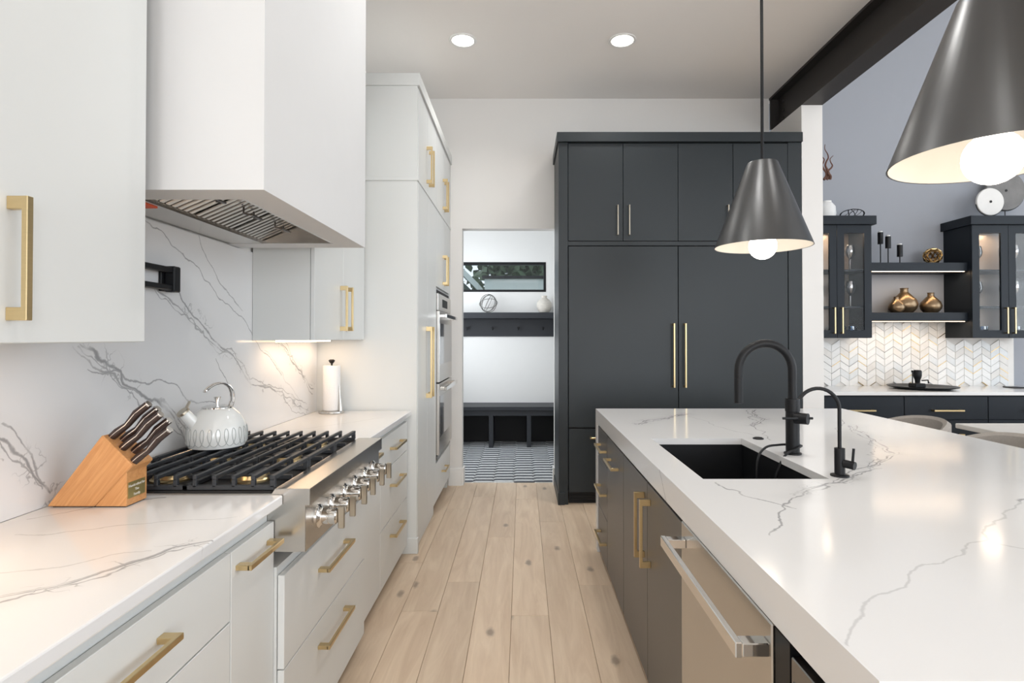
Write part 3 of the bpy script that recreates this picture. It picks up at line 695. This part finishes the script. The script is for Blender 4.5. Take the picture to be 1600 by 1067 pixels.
it = thing('island_worktop', (1.3, 2.26, 0), 'white veined quartz island worktop with waterfall ends and sink cut-out', 'worktop')
mb.build('slab', 'marble2', it)
box('apron', (IL, IL + .03, IN + .07, IF - .07, .83, .887), 'marble2', it); box('apron', (IR - .03, IR, IN + .07, IF - .07, .83, .887), 'marble2', it)
box('waterfall_panel', (IL, IR, IF - .07, IF, 0, .887), 'marble2', it); box('waterfall_panel', (IL, IR, IN, IN + .07, 0, .887), 'marble2', it)
def isl(name, y0, y1, label, fronts, cat='cabinet'):
    t = thing(name, (.8, (y0 + y1) / 2, 0), label, cat)
    ztop = .62 if y0 < sy1 and y1 > sy0 else .885
    box('body', (IX + .022, 1.06, y0, y1, .05, ztop), 'isl', t)
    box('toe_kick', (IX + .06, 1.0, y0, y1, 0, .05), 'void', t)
    for kind, a, b, z0, z1, h in fronts:
        d = front(t, kind, IX, a, b, z0, z1, 'isl', NX)
        if h: pull(d, (IX, h[1], h[2]), h[3], h[0], NX)
    return t
isl('drawer_cabinet', 3.277, 3.672, 'taupe three-drawer island cabinet with brass handles beside the waterfall end', [
    ('drawer', 3.277, 3.672, .627, .815, ('y', 3.43, .716, .26)), ('drawer', 3.277, 3.672, .32, .627, ('y', 3.43, .464, .26)), ('drawer', 3.277, 3.672, .04, .32, ('y', 3.43, .18, .26))])
isl('pullout_cabinet', 2.756, 3.275, 'taupe island pull-out cabinet with single brass handle on top', [('drawer', 2.756, 3.275, .04, .815, ('y', 3.02, .709, .26))])
isl('sink_cabinet', 1.744, 2.754, 'taupe island sink cabinet with two long brass door handles', [
    ('door', 2.23, 2.754, .04, .815, ('z', 2.285, .632, .26)), ('door', 1.744, 2.23, .04, .815, ('z', 2.178, .632, .26))])
t = thing('dishwasher', (.8, 1.42, 0), 'stainless steel dishwasher with bar handle in the island', 'dishwasher')
box('tub', (IX + .03, 1.06, 1.112, 1.740, .05, .80), 'void', t)
d = box('door', (IX - .004, IX + .03, 1.112, 1.740, .06, .822), 'steel', t, .003)
MB().box(.418, .432, 1.118, 1.722, .752, .783).box(.432, IX - .004, 1.118, 1.150, .754, .781).box(.432, IX - .004, 1.690, 1.722, .754, .781).build('handle', 'chrome', d, .002)
box('toe_kick', (IX + .06, IX + .08, 1.112, 1.74, 0, .06), 'void', t)
t = thing('beverage_cooler', (.8, .95, 0), 'dark glass-fronted beverage cooler at the near end of island', 'cooler')
box('casing', (IX + .03, 1.06, .85, 1.105, .03, .82), 'void', t)
box('side_stile', (IX, IX + .03, 1.045, 1.105, .03, .82), 'black', t)
d = box('door', (IX, IX + .03, .85, 1.04, .06, .80), 'bsteel', t, .002); box('glass', (IX - .002, IX, .86, 1.03, .10, .76), 'glassdark', d)
box('island_back_panel', (1.08, 1.10, .85, 3.67, 0, .886), 'isl')
tag(bpy.data.objects['island_back_panel'], 'taupe panel on the seating side of the island', 'panel')
# sink
t = thing('sink', ((sx0 + sx1) / 2, 2.255, .66), 'black undermount sink in the island worktop', 'sink')
e = .006
MB().box(sx0 - .02, sx0 - e, sy0 - .02, sy1 + .02, .66, .8865).box(sx1 + e, sx1 + .02, sy0 - .02, sy1 + .02, .66, .8865).box(sx0 - e, sx1 + e, sy0 - .02, sy0 - e, .66, .8865).box(sx0 - e, sx1 + e, sy1 + e, sy1 + .02, .66, .8865).box(sx0 - e, sx1 + e, sy0 - e, sy1 + e, .655, .668).build('basin', 'black', t)
MB().lathe([(.02, .012), (.05, .012), (.055, .016), (.05, .018), (.03, .014)], (.83, 2.3, .655)).build('drain', 'bsteel', t, smooth=True)
# faucet
QX, QY = 1.085, 2.28
t = thing('kitchen_faucet', (QX, QY, CT), 'tall matte black gooseneck faucet with pull-down spray head', 'faucet')
MB().lathe([(.033, 0), (.033, .006), (.026, .009), (.026, .17), (.0275, .172), (.0275, .215), (.026, .222), (.001, .222)], (QX, QY, CT), 28).build('body', 'black', t, smooth=True)
R_ = .108; zc = 1.25
pts = [(QX, QY, 1.13), (QX, QY, zc)] + [(QX - R_ + R_ * math.cos(a), QY, zc + R_ * math.sin(a)) for a in [PI * k / 18 for k in range(1, 19)]] + [(QX - 2 * R_, QY, 1.22)]
MB().tube(pts, .0165, 16).build('neck', 'black', t, smooth=True)
MB().lathe([(.012, 0), (.0165, .001), (.0165, .098), (.0158, .099), (.0158, .101), (.0168, .102), (.0168, .115), (.001, .116)], (QX - 2 * R_, QY, 1.118), 20).build('spray_head', 'black', t, smooth=True)
v = MB().cyl((QX, QY - .02, 1.062), (QX + .035, QY - .055, 1.062), .022, seg=22).build('valve', 'black', t, smooth=True)
MB().cyl((QX - .06, QY - .045, 1.064), (QX + .058, QY - .045, 1.064), .005, seg=10).build('lever', 'black', v, smooth=True)
pp = [(QX + .03, QY - .012, CT + .035), (QX, QY - .034, CT + .028), (QX - .05, QY - .045, CT + .005), (QX - .085, QY - .05, CT - .06), (QX - .10, QY - .05, CT - .13), (QX - .125, QY - .04, CT - .16), (QX - .15, QY - .02, CT - .11), (QX - .14, QY + .0, CT - .02), (QX - .10, QY + .02, CT + .022), (QX - .04, QY + .034, CT + .03), (QX + .01, QY + .034, CT + .032), (QX + .034, QY + .008, CT + .034)]
def smoothpts(P, n=6):
    P = [Vector(p) for p in P]; out = []
    for i in range(len(P) - 1):
        p0, p1, p2, p3 = P[max(i - 1, 0)], P[i], P[i + 1], P[min(i + 2, len(P) - 1)]
        for k in range(n):
            s = k / n; out.append(.5 * ((2 * p1) + (p2 - p0) * s + (2 * p0 - 5 * p1 + 4 * p2 - p3) * s * s + (3 * p1 - p0 - 3 * p2 + p3) * s ** 3))
    return out + [P[-1]]
tag(MB().tube(smoothpts(pp), .0048, 8).build('black_cord', 'black', smooth=True), 'thin black cord looped round faucet base into the sink', 'cord')
tag(MB().lathe([(.024, 0), (.024, .004), (.018, .007), (.016, .004), (.001, .004)], (1.088, 2.62, CT), 24).build('air_switch', 'black', smooth=True), 'small round black push button beside the sink', 'button')
GX, GY = 1.07, 1.916
t = thing('filter_faucet', (GX, GY, CT), 'slim matte black filtered water faucet beside the tall faucet', 'faucet')
MB().lathe([(.029, 0), (.029, .005), (.0165, .008), (.0165, .094), (.001, .095)], (GX, GY, CT), 24).build('body', 'black', t, smooth=True)
r2 = .072
pts = [(GX, GY, 1.0), (GX, GY, 1.138)] + [(GX - r2 + r2 * math.cos(a), GY, 1.138 + r2 * math.sin(a)) for a in [PI * .82 * k / 14 for k in range(1, 15)]]
MB().tube(pts, .0062, 12).build('spout', 'black', t, smooth=True)
v = MB().cyl((GX + .008, GY - .012, CT + .045), (GX + .028, GY - .04, CT + .042), .0135, seg=18).build('valve', 'black', t, smooth=True)
MB().cyl((GX + .026, GY - .03, CT + .05), (GX + .030, GY - .03, CT + .098), .0042, seg=10).build('lever', 'black', v, smooth=True)

# stools
def stool(x, y, label):
    t = thing('counter_stool', (x, y, 0), label, 'stool', 'stools along the island')
    rs = []
    for k in range(25):
        a = -1.9 + 3.8 * k / 24; r0, r1 = .235, .275; f = abs(a) / 1.9; zt = .905 - .16 * f ** 2.5; zb = .60
        c, s_ = math.cos(a), math.sin(a)
        rs.append([(x + r0 * c, y + r0 * s_, zb), (x + r0 * c, y + r0 * s_, zt - .015), (x + (r0 + r1) / 2 * c, y + (r0 + r1) / 2 * s_, zt), (x + r1 * c, y + r1 * s_, zt - .015), (x + r1 * c, y + r1 * s_, zb)])
    MB().rings(rs).build('backrest', 'fabric', t, smooth=True)
    MB().lathe([(.001, .60), (.21, .60), (.23, .62), (.23, .66), (.21, .68), (.001, .685)], (x, y, 0), 28).build('seat', 'fabric', t, smooth=True)
    for dx, dy in ((1, 1), (1, -1), (-1, 1), (-1, -1)):
        MB().cyl((x + dx * .20, y + dy * .2, 0), (x + dx * .15, y + dy * .15, .602), .012, .016, 10).build('leg', 'black', t, smooth=True)
    MB().tube([(x + .19, y + .19, .22), (x - .19, y + .19, .22), (x - .19, y - .19, .22), (x + .19, y - .19, .22)], .008, 8, True).build('footrest', 'black', t)
stool(2.24, 3.42, 'grey upholstered counter stool with curved back nearest the bar cabinets')
stool(2.24, 2.78, 'grey upholstered counter stool with curved back, second from the bar cabinets')
# dining table and chair
t = thing('dining_table', (3.9, 3.85, 0), 'pale dining table behind the island stools', 'table')
box('table_top', (3.2, 5.2, 3.5, 4.2, .715, .75), 'wdisc', t, .004)
for x in (3.5, 4.9): box('leg', (x - .05, x + .05, 3.65, 4.05, 0, .715), 'black', t)
t = thing('dining_chair', (3.22, 3.15, 0), 'black dining chair with curved backrest at the pale table', 'chair')
cx, cy = 3.32, 3.28
MB().lathe([(.001, .42), (.2, .42), (.23, .44), (.22, .47), (.001, .48)], (cx, cy, 0), 24).build('seat', 'leather', t, smooth=True)
rs = []
for k in range(17):
    a = PI * 1.5 - 1.3 + 2.6 * k / 16; c, s_ = math.cos(a), math.sin(a)
    rs.append([(cx + .22 * c, cy + .22 * s_, .47), (cx + .25 * c, cy + .25 * s_, .965), (cx + .27 * c, cy + .27 * s_, .965), (cx + .25 * c, cy + .25 * s_, .47)])
MB().rings(rs).build('backrest', 'leather', t, smooth=True)
for dx, dy in ((1, 1), (1, -1), (-1, 1), (-1, -1)): MB().cyl((cx + dx * .19, cy + dy * .19, 0), (cx + dx * .15, cy + dy * .15, .425), .012, .015, 8).build('leg', 'black', t, smooth=True)

# ---------------------------------------------------------------- pendants and downlights
def pendant(x, y, label):
    t = thing('pendant_light', (x, y, 1.872), label, 'pendant light', 'pendants over the island')
    MB().lathe([(.248, 0), (.250, 0), (.080, .45), (.076, .456), (.001, .456), (.001, .452), (.077, .45), (.248, 0)], (x, y, 1.872), 48, caps=False).build('shade', 'shade', t, smooth=True)
    MB().lathe([(.2455, .001), (.0735, .444), (.001, .446)], (x, y, 1.872), 48, caps=False).build('shade_lining', 'shadein', t, smooth=True)
    MB().cyl((x, y, 2.322), (x, y, CE), .008, seg=10).build('rod', 'black', t)
    MB().lathe([(.001, 0), (.06, 0), (.06, .02), (.001, .02)], (x, y, CE - .02)).build('canopy', 'black', t)
    MB().lathe([(.0725 * math.sin(PI * k / 14), -.0725 * math.cos(PI * k / 14)) for k in range(15)], (x, y, 1.877), 24).build('bulb', 'bulb', t, smooth=True)
    MB().cyl((x, y, 1.945), (x, y, 2.30), .02, seg=12).build('socket', 'black', t)
    l = bpy.data.lights.new('pendant_bulb', 'POINT'); l.energy = 2; l.shadow_soft_size = .075; l.color = (1, .86, .68)
    lo = bpy.data.objects.new('pendant_bulb', l); lo.location = (x, y, 1.80); COL.objects.link(lo)
pendant(1.3, 3.06, 'matte black cone pendant with globe bulb hanging beyond the sink near the refrigerators')
pendant(1.3, .06, 'added unseen black cone pendant with globe bulb past the beverage cooler end of island')  # extra out-of-view pendant, added so its light bounces onto the ceiling
pendant(1.3, 1.56, 'matte black cone pendant with globe bulb hanging over the dishwasher half of island')
def can(x, y, power):
    lab = 'unseen round recessed downlight in the kitchen ceiling'
    if y > 4: lab = 'round recessed downlight closest to the tall white cabinets' if x < 0 else 'round recessed downlight closest to the slate refrigerator cabinets'
    t = thing('recessed_light', (x, y, CE - .004), lab, 'ceiling light', 'ceiling downlights')
    MB().lathe([(.082, .004), (.105, .004), (.105, 0), (.100, -.004), (.085, -.003), (.082, .0)], (x, y, CE - .004), 32, caps=False).build('trim_ring', 'trim', t, smooth=True)
    MB().lathe([(.001, 0), (.083, 0), (.083, .003), (.001, .003)], (x, y, CE - .003), 28).build('lens', 'can', t)
    area('downlight', (x, y, CE - .012), (0, 0, 0), .15, .15, power, (1, .975, .94), math.radians(140))
for x in (-.45, .76):
    for y in (4.28, 2.4, .4, -1.8, -4.5): can(x, y, 6 if y != .4 else (2.5 if x > 0 else 5))
for y in (2.4, -1.8): can(1.97, y, 3)  # added unseen downlights; bounce off the island top brightens the ceiling

# ---------------------------------------------------------------- bar on the right
BY = 5.55; BF = 4.9
for n, (a, b, lab) in enumerate(((2.506, 3.296, 'navy bar drawer cabinet next to the wing wall'), (3.298, 4.02, 'navy bar drawer cabinet under the round tray'), (4.022, 4.9, 'navy bar drawer cabinet behind the black chair'))):
    t = thing('bar_cabinet', ((a + b) / 2, 5.2, 0), lab, 'cabinet')
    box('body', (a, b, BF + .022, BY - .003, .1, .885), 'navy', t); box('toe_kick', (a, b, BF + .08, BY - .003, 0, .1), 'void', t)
    for z0, z1, hz in ((.674, .875, .757), (.39, .674, .55), (.1, .39, .27)):
        d = front(t, 'drawer', BF, a, b, z0, z1, 'navy', NY); pull(d, ((a + b) / 2, BF, hz), .26, 'x', NY)
tag(MB().box(2.506, 4.95, BF - .02, BY, .886, CT).build('bar_worktop', 'marble2', None, .003), 'white quartz worktop of the bar under chevron tiles', 'worktop')
# chevron tiles
wb = bpy.data.objects['wall_bar']
gro = box('grout_bed', (2.506, 4.805, BY - .004, BY, CT, 1.60), 'grout', wb)
cw, rh, sl = .0863, .069, .056
rr = random.Random(11); cache = {}
def tile_mesh(kind, up, mname):
    key = (kind, up, mname)
    if key in cache: return cache[key]
    mb = MB(); g = .0016; dz = sl if up else -sl; h = rh if kind == 't' else .0075
    y0, y1 = (-.010, 0) if kind == 't' else (-.0115, 0)
    P = [(g, g), (cw - g, g + dz), (cw - g, h - g + dz), (g, h - g)] if kind == 't' else [(g, 0), (cw - g, dz), (cw - g, h + dz), (g, h)]
    mb.prism(P, 'y', y0, y1); bmesh.ops.recalc_face_normals(mb.bm, faces=mb.bm.faces)
    me = bpy.data.meshes.new('chevron_tile'); mb.bm.to_mesh(me); mb.bm.free(); me.materials.append(M[mname]); cache[key] = me; return me
wl_ = wloc(wb); n = 0
for c in range(27):
    x = 2.500 + c * cw
    if x + cw > 4.81: break
    if x < 2.5: continue
    up = c % 2 == 0
    zmax = 1.53 if 3.2 < x < 4.13 else 1.375
    z = CT - .02 + (0 if up else sl)
    while True:
        lo = min(z, z + (sl if up else -sl)); hi = max(z, z + (sl if up else -sl)) + rh
        if hi > zmax + .05: break
        if lo >= CT - .062 and n < 297:
            r = rr.random(); mname = 'tilew' if r < .62 else ('tileb' if r < .82 else 'tilec')
            strip = rr.random() < .36
            o = bpy.data.objects.new('chevron_tile', tile_mesh('t', up, mname)); COL.objects.link(o); o.parent = wb; o.location = Vector((x, BY - .004, z)) - wl_; n += 1
            if strip:
                s_ = bpy.data.objects.new('metal_strip', tile_mesh('s', up, 'gold' if rr.random() < .6 else 'bsteel')); COL.objects.link(s_); s_.parent = o; s_.location = (0, 0, -.004)
        z += rh
# uppers
def glass_cab(x0, x1, label, seed):
    t = thing('display_cabinet', ((x0 + x1) / 2, 5.38, 1.38), label, 'cabinet')
    y0 = 5.2
    MB().box(x0, x0 + .02, y0 + .02, BY, 1.38, 2.42).box(x1 - .02, x1, y0 + .02, BY, 1.38, 2.42).box(x0 + .02, x1 - .02, y0 + .02, BY, 1.38, 1.40).box(x0 + .02, x1 - .02, y0 + .02, BY, 2.40, 2.42).build('body', 'navy', t)
    box('back_panel', (x0 + .02, x1 - .02, BY - .015, BY - .002, 1.40, 2.40), 'cabback', t)
    box('crown', (x0 - .03, x1 + .03, y0 - .03, BY, 2.42, 2.50), 'navy', t, .002)
    for z in (1.66, 2.0): box('shelf', (x0 + .02, x1 - .02, y0 + .05, BY - .015, z, z + .015), 'navy', t)
    mid = (x0 + x1) / 2
    for a, b, hx in ((x0, mid, mid - .035), (mid, x1, mid + .035)):
        f = MB().box(a + .002, a + .068, y0, y0 + .02, 1.382, 2.418).box(b - .068, b - .002, y0, y0 + .02, 1.382, 2.418).box(a + .068, b - .068, y0, y0 + .02, 1.382, 1.452).box(a + .068, b - .068, y0, y0 + .02, 2.345, 2.418).build('door', 'navy', t)
        box('pane', (a + .068, b - .068, y0 + .008, y0 + .011, 1.452, 2.345), 'glass', f)
        pull(f, (hx, y0, 1.54), .24, 'z', NY, .03, 'brass', .006, .006)
    area('cabinet_light', (mid, 5.40, 2.395), (0, 0, 0), .3, .05, 3.0, (1, .8, .6))
    return t
glass_cab(2.57, 3.21, 'dark glass-door display cabinet beside the wing wall', 1)
glass_cab(4.13, 4.80, 'dark glass-door display cabinet beyond the floating shelves', 2)
gp = [(r * 1.2, h * 1.2) for r, h in [(.032, 0), (.033, .002), (.006, .006), (.004, .02), (.004, .085), (.012, .095), (.033, .125), (.038, .155), (.030, .20), (.029, .20), (.036, .155), (.031, .127), (.010, .099), (.001, .097)]]
g0 = MB().lathe(gp, (0, 0, 0), 18).build('wine_glass', 'wine', smooth=True)
t0 = MB().lathe([(.001, 0), (.034, 0), (.038, .09), (.036, .09), (.032, .006), (.001, .006)], (0, 0, 0), 18).build('tumbler', 'wineblue', smooth=True)
fi = {}
def put(p, x, y, z, lab, cat, grp):
    o = p if p not in fi else p.copy()
    if p in fi: COL.objects.link(o)
    fi[p] = 1; o.location = (x, y, z); tag(o, lab, cat, grp)
for x0, nm in ((2.57, 'beside the wing wall'), (4.13, 'beyond the floating shelves')):
    for z, who in ((2.0155, 'upper'), (1.6755, 'middle')):
        for dx in (.115, .22, .43, .535):
            put(g0, x0 + dx, 5.36 + (.06 if dx in (.22, .54) else 0), z, 'clear stemmed wine glass on %s shelf of display cabinet %s' % (who, nm), 'wine glass', 'wine glasses %s %s' % (who, nm))
    for dx in (.13, .23, .45, .55):
        put(t0, x0 + dx, 5.36, 1.4005, 'blue tinted tumbler on the bottom of display cabinet ' + nm, 'tumbler', 'tumblers ' + nm)
# floating shelves
for z0, z1, lab in ((2.0, 2.08, 'dark floating shelf holding candle holders between display cabinets'), (1.535, 1.617, 'dark floating shelf holding bronze vases above chevron tiles')):
    t = thing('floating_shelf', (3.67, 5.4, z0), lab, 'shelf')
    box('board', (3.212, 4.128, 5.25, BY, z0, z1), 'navy', t, .002)
    box('led_strip', (3.23, 4.11, 5.262, 5.275, z0 - .004, z0), 'led', t)
    area('shelf_led', (3.67, 5.30, z0 - .008), (0, 0, 0), .85, .015, 1.6, (1, .75, .5))
bp = [(.03, 0), (.07, .004), (.105, .045), (.115, .085), (.10, .13), (.06, .175), (.035, .2), (.032, .225), (.038, .24), (.034, .24), (.028, .2)]
for x, y, s_, lab in ((3.66, 5.43, 1.0, 'tall round bronze glazed vase, largest of three on shelf'), (3.505, 5.31, .62, 'small round bronze vase overlapping the tall vase'), (3.875, 5.375, .8, 'medium round bronze vase standing apart on the shelf')):
    tag(MB().lathe([(r * s_, h * s_) for r, h in bp], (x, y, 1.617), 32).build('bronze_vase', 'bronze', smooth=True), lab, 'vase')
for x, y, h, lab in ((3.43, 5.42, .30, 'tallest black candle holder on the floating shelf'), (3.445, 5.33, .245, 'middle black candle holder with pale candle'), (3.575, 5.36, .17, 'shortest black candle holder standing apart')):
    t = thing('candle_holder', (x, y, 2.08), lab, 'candle holder')
    MB().lathe([(.03, 0), (.03, .004), (.005, .007), (.005, h - .1)], (x, y, 2.08), 16).build('stem', 'black', t, smooth=True)
    MB().lathe([(.001, h - .1), (.024, h - .1), (.024, h + .01), (.021, h + .01), (.020, h - .01), (.001, h - .01)], (x, y, 2.08), 20).build('cup', 'black', t, smooth=True)
    MB().lathe([(.001, h - .01), (.019, h - .01), (.018, h + .022), (.001, h + .024)], (x, y, 2.08), 16).build('candle', 'whitecer', t, smooth=True)
bm = bmesh.new(); bmesh.ops.create_icosphere(bm, subdivisions=2, radius=.075)
me = bpy.data.meshes.new('filigree_ball'); bm.to_mesh(me); bm.free(); me.materials.append(M['gold'])
o = bpy.data.objects.new('filigree_ball', me); COL.objects.link(o); o.location = (3.90, 5.38, 2.08 + .079); o.scale = (1, 1, .95)
wf = o.modifiers.new('wire', 'WIREFRAME'); wf.thickness = .016; wf.use_even_offset = False
tag(o, 'pierced dark gold openwork ball on the upper floating shelf', 'ball')
# on top of the cabinets
t = thing('branch_vase', (2.885, 5.36, 2.5), 'white ribbed vase with twisted brown branches on display cabinet', 'vase')
MB().lathe([(.05, 0), (.075, .01), (.08, .06), (.075, .12), (.05, .155), (.04, .165), (.042, .175), (.036, .175)], (2.885, 5.36, 2.5), 28).build('pot', 'whitecer', t, smooth=True)
for a, h, q in ((-.5, .26, 1), (.3, .33, 2), (1.2, .22, 3)):
    pts = [(2.885 + .012 * q - .02 + math.sin(a + k * 1.4) * .022 + (a - .3) * .05 * k / 8, 5.36 + math.cos(a + k) * .015, 2.885 + h * k / 8) for k in range(9)]
    MB().tube(smoothpts(pts, 4), [.011 * (1 - i / 34) + .002 for i in range(33)], 8).build('branch', 'branch', t, smooth=True)
wire_orb('wire_sculpture', (3.125, 5.36, 2.5 + .05), .108, 'black wire knot ornament on display cabinet', .003, 'black', 7, 4, .46)
for x, y, zc_, r, th, m, lab in ((4.38, 5.30, 2.5 + .155, .128, .025, 'wdisc', 'white stone disc on black stand on display cabinet'), (4.66, 5.46, 2.5 + .30, .19, .03, 'stone', 'large dark grey stone disc on black stand')):
    t = thing('disc_sculpture', (x, y, 2.5), lab, 'sculpture')
    MB().lathe([(.001, -th / 2), (r - .004, -th / 2), (r, -th / 2 + .005), (r, th / 2 - .005), (r - .004, th / 2), (.001, th / 2)], (x, y, zc_), 40, 'y').build('disc', m, t, smooth=True)
    MB().lathe([(.001, -.003), (.012, -.003), (.012, 0), (.001, 0)], (x, y - th / 2, zc_), 14, 'y').build('centre_hole', 'void', t)
    pts = [(x + (r + .004) * math.sin(a), y, zc_ - (r + .004) * math.cos(a)) for a in [-1.4 + 2.8 * k / 16 for k in range(17)]]
    MB().tube(pts, .004, 6).cyl((x, y, 2.5), (x, y, zc_ - r - .003), .004, seg=8).box(x - .06, x + .06, y - .04, y + .04, 2.5, 2.506).build('stand', 'black', t)
# on the bar worktop
tag(MB().lathe([(.001, 0), (.20, 0), (.275, .018), (.28, .026), (.272, .026), (.2, .010), (.001, .010)], (3.68, 5.22, CT), 40).build('round_tray', 'black', smooth=True), 'shallow round black tray on the bar worktop', 'tray')
t = thing('espresso_tamper', (3.63, 5.22, CT + .01), 'small black coffee tamping stand on the round tray', 'coffee tool')
box('base', (3.58, 3.68, 5.17, 5.27, CT + .011, CT + .05), 'black', t, .006)
MB().lathe([(.02, .04), (.022, .07), (.03, .09), (.034, .11), (.034, .15), (.028, .16), (.001, .162)], (3.635, 5.22, CT + .01), 22).build('tamper', 'black', t, smooth=True)
MB().cyl((3.59, 5.22, CT + .05), (3.59, 5.22, CT + .15), .005, seg=10).lathe([(.001, 0), (.01, .002), (.01, .018), (.001, .02)], (3.59, 5.22, CT + .148), 12).build('post', 'black', t, smooth=True)
MB().tube([(3.66, 5.2, CT + .075), (3.71, 5.19, CT + .08), (3.715, 5.19, CT + .05)], .006, 8).build('side_arm', 'black', t, smooth=True)
tag(MB().box(4.55, 4.68, 5.25, 5.38, CT, CT + .008).build('coaster', 'black', None, .003), 'flat black coaster on the bar worktop', 'coaster')
